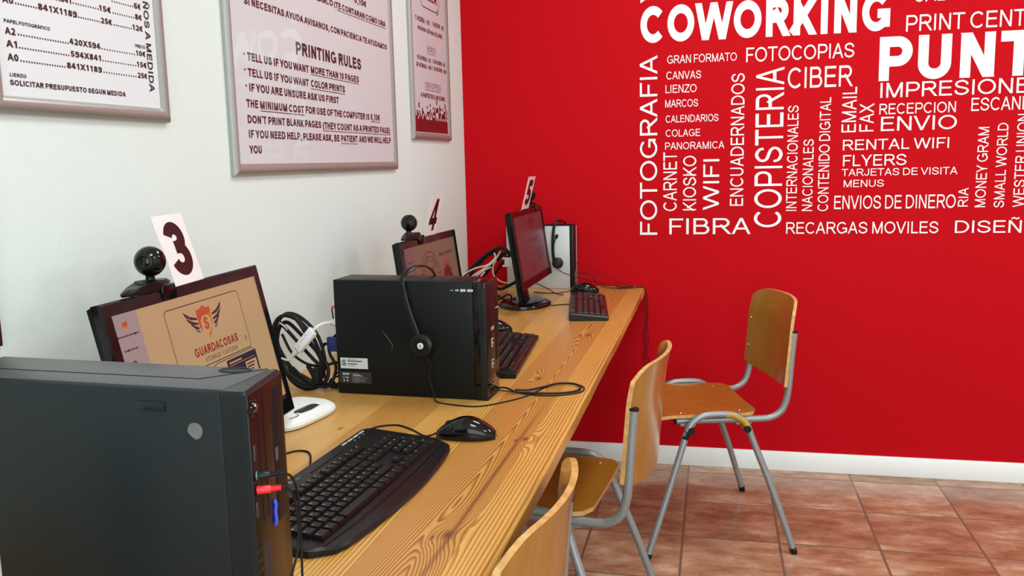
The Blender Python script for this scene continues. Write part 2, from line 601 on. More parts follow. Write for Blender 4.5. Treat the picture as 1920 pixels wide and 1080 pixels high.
def ribbon(pts, t, ext=0.0, clip=None, closed=False):
    P = []
    for p in pts:
        p = Vector((p[0], p[1]))
        if not P or (p - P[-1]).length > 1e-4:
            P.append(p)
    if closed and (P[0] - P[-1]).length < 1e-4:
        P = P[:-1]
    if ext and not closed:
        P[0] = P[0] + (P[0] - P[1]).normalized() * ext
        P[-1] = P[-1] + (P[-1] - P[-2]).normalized() * ext
    n = len(P)
    L, Rr = [], []
    for i in range(n):
        if closed:
            d0, d1 = (P[i] - P[i - 1]).normalized(), (P[(i + 1) % n] - P[i]).normalized()
        else:
            d0 = (P[i] - P[i - 1]).normalized() if i > 0 else None
            d1 = (P[i + 1] - P[i]).normalized() if i < n - 1 else None
            d0 = d0 or d1
            d1 = d1 or d0
        n0, n1 = Vector((-d0.y, d0.x)), Vector((-d1.y, d1.x))
        mv = n0 + n1
        mv = mv / max(mv.length_squared / 2, 0.35)
        L.append(P[i] + mv * t / 2)
        Rr.append(P[i] - mv * t / 2)
    out = []
    for i in range(n if closed else n - 1):
        j = (i + 1) % n
        q = [tuple(L[i]), tuple(L[j]), tuple(Rr[j]), tuple(Rr[i])]
        if clip:
            q = clip_poly(q, 1, clip[0], False)
            if len(q) > 2:
                q = clip_poly(q, 1, clip[1], True)
        if len(q) > 2:
            out.append(q)
    return out


def ell(cx, cy, rx, ry, a0, a1, n=16):
    return [(cx + rx * cos(radians(a0 + (a1 - a0) * k / n)), cy + ry * sin(radians(a0 + (a1 - a0) * k / n))) for k in range(n + 1)]


def c2(pts, n=5):
    return [(p.x, p.y) for p in cat([(a, b, 0) for a, b in pts], n)]


def glyph(ch, t):
    """returns (width, left bearing, right bearing, polygons); cap height is 1"""
    h = t / 2
    B, T = h, 1 - h
    S = []          # (points, kind)   kind: '' butt ends, 'd' diagonal cut at base and cap lines, 'c' closed

    def st(p, k=''):
        S.append((p, k))
    lb = rb = 0.10
    if ch == 'A':
        W = 0.92
        st([(0.06 + h * 0.4, 0), (W / 2, 1)], 'd'); st([(W - 0.06 - h * 0.4, 0), (W / 2, 1)], 'd'); st([(0.22, 0.34), (W - 0.22, 0.34)]); lb = rb = 0.0
    elif ch == 'B':
        W = 0.76; r1 = (T - 0.53) / 2; r2 = (0.53 - B) / 2
        st([(h, 0), (h, 1)]); st([(0, T), (W - 0.08 - h - r1, T)] + ell(W - 0.08 - h - r1, T - r1, r1, r1, 90, -90) + [(0, 0.53)])
        st([(0, 0.53), (W - h - r2, 0.53)] + ell(W - h - r2, B + r2, r2, r2, 90, -90) + [(0, B)]); rb = 0.06
    elif ch in 'CÇ':
        W = 0.90; st(ell(W / 2 + 0.02, 0.5, W / 2 - h + 0.02, 0.5 - h, 42, 318, 26)); lb = 0.06; rb = 0.04
    elif ch == 'D':
        W = 0.84; st([(h, 0), (h, 1)]); st([(0, T), (0.34, T)] + ell(0.34, 0.5, W - h - 0.34, 0.5 - h, 90, -90, 20) + [(0, B)]); rb = 0.06
    elif ch == 'E':
        W = 0.72; st([(h, 0), (h, 1)]); st([(0, T), (W - 0.03, T)]); st([(0, 0.53), (W - 0.07, 0.53)]); st([(0, B), (W, B)]); rb = 0.06
    elif ch == 'F':
        W = 0.66; st([(h, 0), (h, 1)]); st([(0, T), (W, T)]); st([(0, 0.50), (W - 0.10, 0.50)]); rb = 0.03
    elif ch == 'G':
        W = 0.95; st(ell(W / 2 + 0.01, 0.5, W / 2 - h - 0.005, 0.5 - h, 40, 318, 26) + [(W - h, 0.18)]); st([(W - h, 0.10), (W - h, 0.51)]); st([(0.53, 0.455), (W, 0.455)]); lb = 0.06; rb = 0.07
    elif ch == 'H':
        W = 0.76; st([(h, 0), (h, 1)]); st([(W - h, 0), (W - h, 1)]); st([(0, 0.53), (W, 0.53)])
    elif ch in 'I|':
        W = t; st([(h, 0), (h, 1)]); lb = rb = 0.12
    elif ch == 'J':
        W = 0.58; st([(W - h, 1), (W - h, 0.30)] + ell(W / 2, 0.30, W / 2 - h, 0.30 - h, 0, -180, 14)); lb = 0.03
    elif ch == 'K':
        W = 0.82; st([(h, 0), (h, 1)]); st([(h, 0.27), (W - 0.10, 1)], 'd'); st([(0.30, 0.56), (W - h * 1.2, 0)], 'd'); rb = 0.0
    elif ch == 'L':
        W = 0.60; st([(h, 0), (h, 1)]); st([(0, B), (W, B)]); rb = 0.04
    elif ch == 'M':
        W = 0.92; st([(h, 0), (h, 1)]); st([(W - h, 0), (W - h, 1)]); st([(h, 1), (W / 2, 0)], 'd'); st([(W - h, 1), (W / 2, 0)], 'd')
    elif ch in 'NÑ':
        W = 0.76; st([(h, 0), (h, 1)]); st([(W - h, 0), (W - h, 1)]); st([(h, 1), (W - h, 0)], 'd')
    elif ch in 'O0':
        W = 0.98 if ch == 'O' else 0.66
        st(ell(W / 2, 0.5, W / 2 - h, 0.5 - h, 0, 360, 32), 'c'); lb = rb = 0.06
    elif ch == 'P':
        W = 0.76; r = (T - 0.44) / 2; st([(h, 0), (h, 1)]); st([(0, T), (W - h - r, T)] + ell(W - h - r, T - r, r, r, 90, -90) + [(0, 0.44)]); rb = 0.03
    elif ch == 'Q':
        W = 0.98; st(ell(W / 2, 0.5, W / 2 - h, 0.5 - h, 0, 360, 32), 'c'); st([(0.58, 0.26), (W - 0.02, -0.04)]); lb = rb = 0.06
    elif ch == 'R':
        W = 0.86; r = (T - 0.48) / 2; st([(h, 0), (h, 1)]); st([(0, T), (W - 0.08 - h - r, T)] + ell(W - 0.08 - h - r, T - r, r, r, 90, -90) + [(0, 0.48)]); st([(0.44, 0.47), (W - h * 1.1, 0)], 'd'); rb = 0.0
    elif ch == 'S':
        W = 0.80
        pts = [(0.93, 0.715), (0.84, 0.89), (0.50, 1.0), (0.16, 0.90), (0.06, 0.73), (0.20, 0.58), (0.50, 0.505), (0.82, 0.42), (0.97, 0.265), (0.84, 0.09), (0.50, 0.0), (0.13, 0.10), (0.02, 0.30)]
        st(c2([(h + (W - t) * (a - 0.02) / 0.95, h + (1 - t) * b) for a, b in pts])); lb = rb = 0.06
    elif ch == 'T':
        W = 0.80; st([(0, T), (W, T)]); st([(W / 2, 0), (W / 2, 1)]); lb = rb = 0.02
    elif ch == 'U':
        W = 0.75; r = W / 2 - h; st([(h, 1), (h, 0.36)] + ell(W / 2, 0.36, r, 0.36 - h, 180, 360, 16) + [(W - h, 1)])
    elif ch == 'V':
        W = 0.90; st([(0.05 + h * 0.4, 1), (W / 2, 0)], 'd'); st([(W - 0.05 - h * 0.4, 1), (W / 2, 0)], 'd'); lb = rb = 0.0
    elif ch == 'W':
        W = 1.30; a = 0.05 + h * 0.3
        st([(a, 1), (0.345, 0)], 'd'); st([(W / 2, 1), (0.345, 0)], 'd'); st([(W / 2, 1), (W - 0.345, 0)], 'd'); st([(W - a, 1), (W - 0.345, 0)], 'd'); lb = rb = 0.0
    elif ch in 'Xx':
        W = 0.88; st([(0.05 + h * 0.5, 0), (W - 0.07 - h * 0.5, 1)], 'd'); st([(0.07 + h * 0.5, 1), (W - 0.05 - h * 0.5, 0)], 'd'); lb = rb = 0.01
    elif ch == 'Y':
        W = 0.88; st([(0.05 + h * 0.4, 1), (W / 2, 0.42)], 'd'); st([(W - 0.05 - h * 0.4, 1), (W / 2, 0.42)], 'd'); st([(W / 2, 0), (W / 2, 0.45)]); lb = rb = 0.0
    elif ch == 'Z':
        W = 0.78; st([(0.03, T), (W - 0.02, T)]); st([(0, B), (W, B)]); st([(h * 1.2, B), (W - h * 1.2, T)], 'd'); lb = rb = 0.03
    elif ch == '1':
        W = 0.38; st([(W - h, 0), (W - h, 1)]); st([(0.0, 0.72), (0.14, 0.78), (W - h, 0.97)]); lb = 0.14; rb = 0.16
    elif ch == '2':
        W = 0.66; r = W / 2 - h - 0.015
        st(ell(W / 2, T - r * 0.92, r, r * 0.92, 168, -20, 16) + c2([(0.50, 0.46), (0.26, 0.24), (h + 0.02, B)])[1:]); st([(0.01, B), (W, B)]); lb = rb = 0.05
    elif ch == '3':
        W = 0.66; r1 = (T - 0.53) / 2; r2 = (0.53 - B) / 2
        st(ell(W / 2 - 0.01, T - r1, W / 2 - h - 0.025, r1, 168, -88, 18) + [(0.24, 0.53)]); st([(0.24, 0.53)] + ell(W / 2 - 0.01, B + r2, W / 2 - h, r2, 86, -165, 18)); lb = rb = 0.05
    elif ch == '4':
        W = 0.70; st([(W - 0.14 - h, 0), (W - 0.14 - h, 1)]); st([(0, 0.20 + h), (W, 0.20 + h)]); st([(h * 0.7, 0.20 + h), (W - 0.16 - h * 1.3, 0.97)], 'k'); lb = rb = 0.04
    elif ch == '5':
        W = 0.66; st([(0.62, T), (0.10 + h, T)]); st([(0.115 + h, 1), (0.05 + h, 0.44)]); st(ell(W / 2 - 0.01, 0.325, W / 2 - h, 0.325 - h, 140, -162, 22)); lb = rb = 0.05
    elif ch in '69':
        W = 0.66
        p1 = ell(W / 2, 0.31, W / 2 - h, 0.31 - h, 0, 360, 24)
        p2 = c2([(W - h - 0.03, 0.76), (0.52, 0.91), (0.36, T), (0.16, 0.86), (h + 0.01, 0.55), (h, 0.31)])
        if ch == '9':
            p1 = [(W - x, 1 - y) for x, y in p1]; p2 = [(W - x, 1 - y) for x, y in p2]
        st(p1, 'c'); st(p2); lb = rb = 0.05
    elif ch == '7':
        W = 0.64; st([(0, T), (W, T)]); st(c2([(W - h, T), (0.40, 0.62), (0.26, 0.28), (0.20, 0.0)])); lb = rb = 0.05
    elif ch == '8':
        W = 0.66; st(ell(W / 2, 0.745, W / 2 - h - 0.03, 0.255 - h, 0, 360, 24), 'c'); st(ell(W / 2, 0.275, W / 2 - h, 0.275 - h * 0.9, 0, 360, 24), 'c'); lb = rb = 0.05
    elif ch == '€':
        W = 0.72; st(ell(W / 2 + 0.09, 0.5, W / 2 - h + 0.02, 0.5 - h, 55, 305, 20)); st([(0, 0.59), (0.56, 0.59)]); st([(0, 0.40), (0.52, 0.40)]); lb = rb = 0.02
    elif ch == '.':
        W = t * 1.05; st([(W / 2, 0), (W / 2, t * 1.05)]); lb = rb = 0.13
    elif ch == ',':
        W = t; st([(W / 2, t), (W / 2, 0)]); st([(W / 2 + h * 0.4, 0.02), (W / 2 - h * 0.3, -0.17)]); lb = rb = 0.10
    elif ch == '·':
        W = t * 1.1; st([(W / 2, 0.40), (W / 2, 0.40 + t * 1.1)]); lb = rb = 0.12
    elif ch == '-':
        W = 0.34; st([(0, 0.37), (W, 0.37)]); lb = rb = 0.05
    elif ch == '´':
        W = 0.2; st([(0.04, 0.80), (0.16, 1.0)]); lb = rb = 0.06
    elif ch in '()':
        W = 0.28; p = ell(0.44, 0.38, 0.37, 0.64, 130, 230, 12)
        if ch == ')':
            p = [(W - x, y) for x, y in p]
        st(p); lb = rb = 0.07
    elif ch in 'a':
        W = 0.64; st([(W - h, 0), (W - h, 0.73)]); st(ell(0.31, 0.365, 0.31 - h, 0.365 - h, 0, 360, 20), 'c')
    elif ch == 'c':
        W = 0.60; st(ell(0.34, 0.365, 0.34 - h, 0.365 - h, 45, 315, 20)); lb = rb = 0.04
    elif ch == 'e':
        W = 0.66; st(ell(0.33, 0.365, 0.33 - h, 0.365 - h, 0, 315, 22)); st([(h, 0.365), (W - h * 0.5, 0.365)]); lb = rb = 0.04
    elif ch == 'r':
        W = 0.42; st([(h, 0), (h, 0.73)]); st(ell(0.40, 0.40, 0.40 - h, 0.33 - h, 180, 85, 8)); lb = 0.08; rb = 0.02
    elif ch == 'm':
        W = 1.02; st([(h, 0), (h, 0.73)])
        r = (W / 2 - h) / 2
        for k in (0, 1):
            cx = h + r + k * 2 * r
            st(ell(cx, 0.73 - h - r, r, r, 180, 0, 12) + [(cx + r, 0)])
    elif ch == 'n':
        W = 0.58; r = W / 2 - h; st([(h, 0), (h, 0.73)]); st(ell(W / 2, 0.73 - h - r, r, r, 180, 0, 12) + [(W - h, 0)])
    elif ch == 'i':
        W = t; st([(h, 0), (h, 0.73)]); st([(h, 0.86), (h, 1.0)])
    elif ch == 'o':
        W = 0.66; st(ell(W / 2, 0.365, W / 2 - h, 0.365 - h, 0, 360, 24), 'c'); lb = rb = 0.05
    elif ch == 'Á':
        W, lb, rb, pl = glyph('A', t)
        return W, lb, rb, pl + ribbon([(W / 2 - 0.02, 1.06), (W / 2 + 0.12, 1.25)], t * 0.9)
    else:
        return 0.28, 0, 0, []
    pl = []
    for p, k in S:
        if k == 'k':
            pl += ribbon(p, t * 0.85, ext=t, clip=(0.20 + h, 1.0))
        elif k == 'd':
            pl += ribbon(p, t, ext=t * 1.2, clip=(0.0, 1.0) if ch != 'Y' else (0.3, 1.0))
        elif k == 'c':
            pl += ribbon(p, t, closed=True)
        else:
            pl += ribbon(p, t)
    if ch == 'Ñ':
        pl += ribbon(c2([(W / 2 - 0.22, 1.10), (W / 2 - 0.10, 1.20), (W / 2 + 0.10, 1.12), (W / 2 + 0.22, 1.21)]), t * 0.8)
    return W, lb, rb, pl


_cache = {}


def text_polys(s, t, prefix=0):
    """polygons of a line of text, ink starting at x=0; returns polys and ink width (of the first `prefix` letters if given)"""
    x, out, width = 0.0, [], 0.0
    for i, ch in enumerate(s):
        if (ch, t) not in _cache:
            _cache[(ch, t)] = glyph(ch, t)
        W, lb, rb, pl = _cache[(ch, t)]
        if i > 0:
            x += lb
        for p in pl:
            out.append([(x + a, b) for a, b in p])
        if ch != ' ' and (not prefix or i < prefix):
            width = x + W
        x += W + rb
    return out, width


def put_text(mb, s, O, U, V, mi=0, t=0.135, prefix=0, lean=0.0):
    """writes s on the plane at O; U spans the ink width, V the cap height"""
    pl, w = text_polys(s, t, prefix)
    O, U, V = Vector(O), Vector(U), Vector(V)
    N = U.cross(V).normalized()
    for i, p in enumerate(pl):                     # strokes lie like overlapping films, microns apart
        e = N * (6e-6 * (i % 48))
        mb.add([O + U * ((a + lean * b) / w) + V * b + e for a, b in p], [tuple(range(len(p)))], mi, False)


# ---------------------------------------------------------------- the room
X1, Y1, ZC = 4.4, -5.6, 2.75


def slab(name, c, size, m):
    return structure(MB().box(c, size).build(name, m))


slab('floor', (X1 / 2, Y1 / 2, -0.05), (X1 + 0.4, -Y1 + 0.4, 0.1), M_tile)
slab('wall_left', (-0.075, Y1 / 2, ZC / 2), (0.15, -Y1, ZC), M_white)
slab('wall_back', (X1 / 2, 0.075, ZC / 2), (X1 + 0.3, 0.15, ZC), M_red)
slab('wall_right', (X1 + 0.075, Y1 / 2, ZC / 2), (0.15, -Y1, ZC), M_white)
slab('wall_front', (X1 / 2, Y1 - 0.075, ZC / 2), (X1 + 0.3, 0.15, ZC), M_white)
slab('ceiling', (X1 / 2, Y1 / 2, ZC + 0.05), (X1 + 0.4, -Y1 + 0.4, 0.1), M_ceil)
structure(MB().box((X1 / 2, -0.006, 0.0393), (X1, 0.012, 0.0786), 0.002).build('baseboard_back', M_base))

# white vinyl lettering on the red wall: (text, x0, x1, z0, z1, direction, letters measured, bold, label)
G_W = 'white vinyl words on the red wall'
WORDS = [
 ('COWORKING', 0.729, 1.639, 1.704, 1.843, 'h', 0, 1, 'large bold white vinyl word COWORKING along the top of the red wall'),
 ('GRAN FORMATO', 0.832, 1.095, 1.622, 1.653, 'h', 0, 0, 'small white vinyl words GRAN FORMATO just below the bold COWORKING'),
 ('CANVAS', 0.829, 0.962, 1.562, 1.592, 'h', 0, 0, 'small white vinyl word CANVAS on the red wall'),
 ('LIENZO', 0.826, 0.945, 1.510, 1.541, 'h', 0, 0, 'small white vinyl word LIENZO on the red wall'),
 ('MARCOS', 0.825, 0.951, 1.455, 1.484, 'h', 0, 0, 'small white vinyl word MARCOS on the red wall'),
 ('CALENDARIOS', 0.827, 1.029, 1.396, 1.424, 'h', 0, 0, 'small white vinyl word CALENDARIOS on the red wall'),
 ('COLAGE', 0.827, 0.960, 1.341, 1.369, 'h', 0, 0, 'small white vinyl word COLAGE on the red wall'),
 ('PANORAMICA', 0.825, 1.053, 1.291, 1.319, 'h', 0, 0, 'small white vinyl word PANORAMICA on the red wall'),
 ('FIBRA', 0.842, 1.158, 0.956, 1.019, 'h', 0, 0, 'white vinyl word FIBRA in the lowest line on the red wall'),
 ('FOTOCOPIAS', 1.130, 1.519, 1.614, 1.668, 'h', 0, 0, 'white vinyl word FOTOCOPIAS under the bold COWORKING'),
 ('CIBER', 1.284, 1.517, 1.509, 1.586, 'h', 0, 0, 'white vinyl word CIBER on the red wall'),
 ('PRINT CENTER', 1.695, 2.046, 1.697, 1.755, 'h', 9, 0, 'white vinyl words PRINT CENT running out of the picture on the right'),
 ('PUNTO', 1.607, 1.997, 1.523, 1.682, 'h', 3, 1, 'large bold white vinyl letters PUNT at the right edge of the picture'),
 ('IMPRESIONES', 1.615, 2.062, 1.462, 1.516, 'h', 9, 0, 'white vinyl word IMPRESIONES directly under the bold PUNT'),
 ('RECEPCION', 1.614, 1.876, 1.401, 1.440, 'h', 0, 0, 'white vinyl word RECEPCION on the red wall'),
 ('ESCANER', 1.928, 2.090, 1.403, 1.450, 'h', 5, 0, 'white vinyl word beginning ESCAN cut by the right picture edge'),
 ('ENVIO', 1.621, 1.882, 1.340, 1.392, 'h', 0, 0, 'white vinyl word ENVIO in wide letters on the red wall'),
 ('RENTAL WIFI', 1.489, 1.859, 1.272, 1.311, 'h', 0, 0, 'white vinyl words RENTAL WIFI on the red wall'),
 ('FLYERS', 1.491, 1.715, 1.212, 1.254, 'h', 0, 0, 'white vinyl word FLYERS on the red wall'),
 ('TARJETAS DE VISITA', 1.487, 1.893, 1.175, 1.202, 'h', 0, 0, 'small white vinyl words TARJETAS DE VISITA on the red wall'),
 ('MENUS', 1.496, 1.639, 1.133, 1.160, 'h', 0, 0, 'small white vinyl word MENUS on the red wall'),
 ('ENVIOS DE DINERO', 1.464, 1.891, 1.050, 1.101, 'h', 0, 0, 'white vinyl words ENVIOS DE DINERO on the red wall'),
 ('RECARGAS MOVILES', 1.290, 1.836, 0.956, 1.001, 'h', 0, 0, 'white vinyl words RECARGAS MOVILES in the lowest line on the red wall'),
 ('DISEÑO', 1.893, 2.118, 0.957, 1.003, 'h', 5, 0, 'white vinyl word beginning DISEÑ at the lower right picture edge'),
 ('CAL', 1.717, 1.823, 1.800, 1.858, 'h', 0, 0, 'white vinyl letters cut by the top picture edge right of COWORKING'),
 ('FOTOGRAFIA', 0.726, 0.794, 0.954, 1.658, 'v', 0, 0, 'tall upright white vinyl word FOTOGRAFIA, leftmost on the red wall'),
 ('CARNET', 0.818, 0.871, 1.049, 1.281, 'v', 0, 0, 'upright white vinyl word CARNET on the red wall'),
 ('KIOSKO', 0.895, 0.946, 1.051, 1.265, 'v', 0, 0, 'upright white vinyl word KIOSKO on the red wall'),
 ('WIFI', 0.973, 1.034, 1.051, 1.250, 'v', 0, 0, 'upright white vinyl word WIFI on the red wall above FIBRA'),
 ('ENCUADERNADOS', 1.076, 1.126, 1.067, 1.574, 'v', 0, 0, 'upright white vinyl word ENCUADERNADOS on the red wall'),
 ('COPISTERIA', 1.168, 1.271, 0.982, 1.593, 'v', 0, 0, 'largest upright white vinyl word, COPISTERIA, on the red wall'),
 ('INTERNACIONALES', 1.287, 1.326, 1.045, 1.445, 'v', 0, 0, 'upright white vinyl word INTERNACIONALES on the red wall'),
 ('NACIONALES', 1.346, 1.384, 1.044, 1.317, 'v', 0, 0, 'upright white vinyl word NACIONALES, the shorter of two alike, on the red wall'),
 ('CONTENIDO DIGITAL', 1.403, 1.442, 1.043, 1.471, 'v', 0, 0, 'upright white vinyl words CONTENIDO DIGITAL on the red wall'),
 ('EMAIL', 1.482, 1.533, 1.339, 1.506, 'v', 0, 0, 'upright white vinyl word EMAIL on the red wall'),
 ('FAX', 1.545, 1.595, 1.340, 1.444, 'v', 0, 0, 'upright white vinyl word FAX on the red wall'),
 ('RIA', 1.899, 1.933, 1.055, 1.125, 'v', 0, 0, 'very short upright white vinyl word of three letters after ENVIOS DE DINERO'),
 ('MONEY GRAM', 1.956, 1.992, 1.052, 1.344, 'v', 0, 0, 'third upright row of white vinyl letters from the right picture edge'),
 ('SMALL WORLD', 2.020, 2.055, 1.050, 1.357, 'v', 0, 0, 'second upright row of white vinyl letters from the right picture edge'),
 ('WESTER UNION', 2.084, 2.121, 1.051, 1.387, 'v', 0, 0, 'upright row of white vinyl letters right at the right picture edge'),
 ('V', 0.729, 0.781, 1.855, 1.935, 'v', 0, 0, 'white vinyl letter tip above the C of COWORKING at the top picture edge'),
]
for s, x0, x1, z0, z1, d, pre, bold, lab in WORDS:
    tt = 0.235 if bold else 0.118
    pls, w = text_polys(s, tt, pre)
    gaps = [i for i, ch in enumerate(s) if ch == ' ']
    cuts = [0.0] + [(text_polys(s[:i], tt)[1] + 0.12) for i in gaps] + [1e9]
    root = thing('wall_lettering', lab, 'lettering', (x0, 0, z0), 0, G_W) if gaps else None
    O = Vector((0, -0.0006, 0)) if gaps else Vector((x0, -0.0006, z0))
    for lo, hi in zip(cuts, cuts[1:]):
        mb = MB()
        for i, p in enumerate(pls):
            if lo <= sum(q[0] for q in p) / len(p) < hi:
                e = Vector((0, -6e-6 * (i % 48), 0))
                if d == 'h':
                    mb.add([O + e + Vector(((x1 - x0) * a / w, 0, (z1 - z0) * b)) for a, b in p], [tuple(range(len(p)))], 0, False)
                else:
                    mb.add([O + e + Vector(((x1 - x0) * (1 - b), 0, (z1 - z0) * a / w)) for a, b in p], [tuple(range(len(p)))], 0, False)
        if gaps:
            mb.build('word', M_vinyl, root)
        else:
            tag(mb.build('wall_lettering', M_vinyl), lab, 'lettering', G_W)

# dark red board at the left picture edge
t = thing('wall_board', 'dark maroon board on the white wall at the left picture edge', 'board', (0.0, -2.6495, 1.011))
MB().box((0.006, 0, 0.145), (0.012, 0.29, 0.29), 0.002).build('panel', M_panel, t)

# ---------------------------------------------------------------- poster frames


def poster(label, y0, y1, z0, z1, cover=True):
    t = thing('poster_frame', label, 'poster', (0.0, (y0 + y1) / 2, z0), 0, 'silver snap-frame posters on the white wall')
    cy = (y0 + y1) / 2
    w, hh, fw = y1 - y0, z1 - z0, 0.025
    # convex aluminium profile mitred round the four sides
    prof = [(0.0, 0.0005), (0.0, 0.008), (0.004, 0.0125), (0.010, 0.0150), (0.017, 0.0140), (0.0215, 0.0105), (fw, 0.0085), (fw, 0.0005)]
    for side in range(4):
        rings = []
        for e in (0, 1):
            ring = []
            for ins, hgt in prof:
                a, b = -w / 2 + ins, w / 2 - ins
                lo, hi = ins, hh - ins
                P = [((a, lo), (b, lo)), ((b, lo), (b, hi)), ((b, hi), (a, hi)), ((a, hi), (a, lo))][side][e]
                ring.append((hgt, P[0], P[1]))
            rings.append(ring)
        MB().loft(rings, 0).build('frame_rail', M_alu, t)
    s = MB().box((0.004, 0, hh / 2), (0.006, w - 2 * fw + 0.006, hh - 2 * fw + 0.006)).build('printed_sheet', M_paper, t)
    if cover:
        MB().quad((0.0086, -w / 2 + fw, fw), (0.0086, w / 2 - fw, fw), (0.0086, w / 2 - fw, hh - fw), (0.0086, -w / 2 + fw, hh - fw)).build('cover_sheet', M_cover, t)
    return t, cy, z0


def poster_text(t, cy, z0, rows, extra=None):
    mb = MB()
    X = 0.0074
    for s, ya, yb, z, h, bold, c in rows:
        if s == '_':
            mb.quad((X, ya - cy, z - z0 - 0.0009), (X, yb - cy, z - z0 - 0.0009), (X, yb - cy, z - z0 + 0.0009), (X, ya - cy, z - z0 + 0.0009), c)
        elif set(s) == {'.'}:
            n = len(s)
            d = 0.0026
            for k in range(n):
                yy = ya + (yb - ya) * (k + 0.5) / n - cy
                mb.quad((X, yy - d / 2, z - z0), (X, yy + d / 2, z - z0), (X, yy + d / 2, z - z0 + d), (X, yy - d / 2, z - z0 + d), c)
        else:
            put_text(mb, s, (X, ya - cy, z - z0), (0, yb - ya, 0), (0, 0, h), c, 0.225 if bold else 0.085)
    if extra:
        extra(mb)
    mb.build('printed_text', [M_maroon, M_ink, M_inkred], t)


D = '.'
t, cy, z0 = poster('silver framed price list with paper sizes at the top left', -2.477, -2.050, 1.3475, 1.962, False)


def vtext(mb):
    # TAMANOS A MEDIDA running down the right side
    put_text(mb, 'ÑOS A MEDIDA', (0.0074, -2.1045 - cy, 1.5620 - z0), (0, 0, -0.161), (0, 0.0150, 0), 1, 0.19)
    put_text(mb, 'TAMA', (0.0074, -2.1045 - cy, 1.6220 - z0), (0, 0, -0.057), (0, 0.0150, 0), 1, 0.19)


poster_text(t, cy, z0, [
 ('A2', -2.436, -2.416, 1.4610, 0.0102, 1, 0), (D * 20, -2.413, -2.304, 1.4620, 0.0104, 1, 0), ('420X594', -2.303, -2.230, 1.4625, 0.0095, 1, 0), (D * 14, -2.229, -2.137, 1.4627, 0.01, 1, 0), ('10€', -2.135, -2.108, 1.4627, 0.0095, 1, 0),
 ('A1', -2.436, -2.415, 1.4428, 0.0102, 1, 0), (D * 20, -2.413, -2.305, 1.4430, 0.0104, 1, 0), ('594X841', -2.303, -2.231, 1.4430, 0.0095, 1, 0), (D * 14, -2.229, -2.136, 1.4432, 0.01, 1, 0), ('15€', -2.135, -2.107, 1.4430, 0.0095, 1, 0),
 ('A0', -2.436, -2.415, 1.4236, 0.0102, 1, 0), (D * 18, -2.413, -2.316, 1.4238, 0.0104, 1, 0), ('841X1189', -2.314, -2.231, 1.4238, 0.0095, 1, 0), (D * 14, -2.229, -2.138, 1.4240, 0.01, 1, 0), ('25€', -2.136, -2.108, 1.4238, 0.0095, 1, 0),
 ('LIENZO', -2.435, -2.403, 1.4005, 0.0054, 1, 1), ('SOLICITAR PRESUPUESTO SEGUN MEDIDA', -2.436, -2.174, 1.3880, 0.0081, 1, 0),
 ('PAPEL FOTOGRÁFICO', -2.436, -2.344, 1.4776, 0.0053, 1, 1), ('PRECIO', -2.136, -2.108, 1.4770, 0.0057, 1, 1),
 ('A0', -2.435, -2.414, 1.5060, 0.0098, 1, 0), (D * 9, -2.412, -2.366, 1.5070, 0.009, 1, 0), ('841X1189', -2.365, -2.280, 1.5065, 0.0097, 1, 0), (D * 10, -2.279, -2.224, 1.5070, 0.009, 1, 0), ('25€', -2.223, -2.194, 1.5065, 0.0095, 1, 0), (D * 9, -2.192, -2.140, 1.5070, 0.009, 1, 0), ('12€', -2.139, -2.110, 1.5067, 0.0098, 1, 0),
 ('A1', -2.435, -2.414, 1.5270, 0.0098, 1, 0), (D * 9, -2.412, -2.354, 1.5275, 0.009, 1, 0), ('594X841', -2.351, -2.291, 1.5265, 0.0095, 1, 0), (D * 11, -2.289, -2.224, 1.5275, 0.009, 1, 0), ('15€', -2.224, -2.194, 1.5267, 0.0095, 1, 0), (D * 10, -2.192, -2.131, 1.5270, 0.009, 1, 0), ('8€', -2.130, -2.110, 1.5263, 0.0098, 1, 0),
 (D * 10, -2.192, -2.131, 1.5462, 0.009, 1, 0), ('6€', -2.130, -2.111, 1.5450, 0.0098, 1, 0)], vtext)

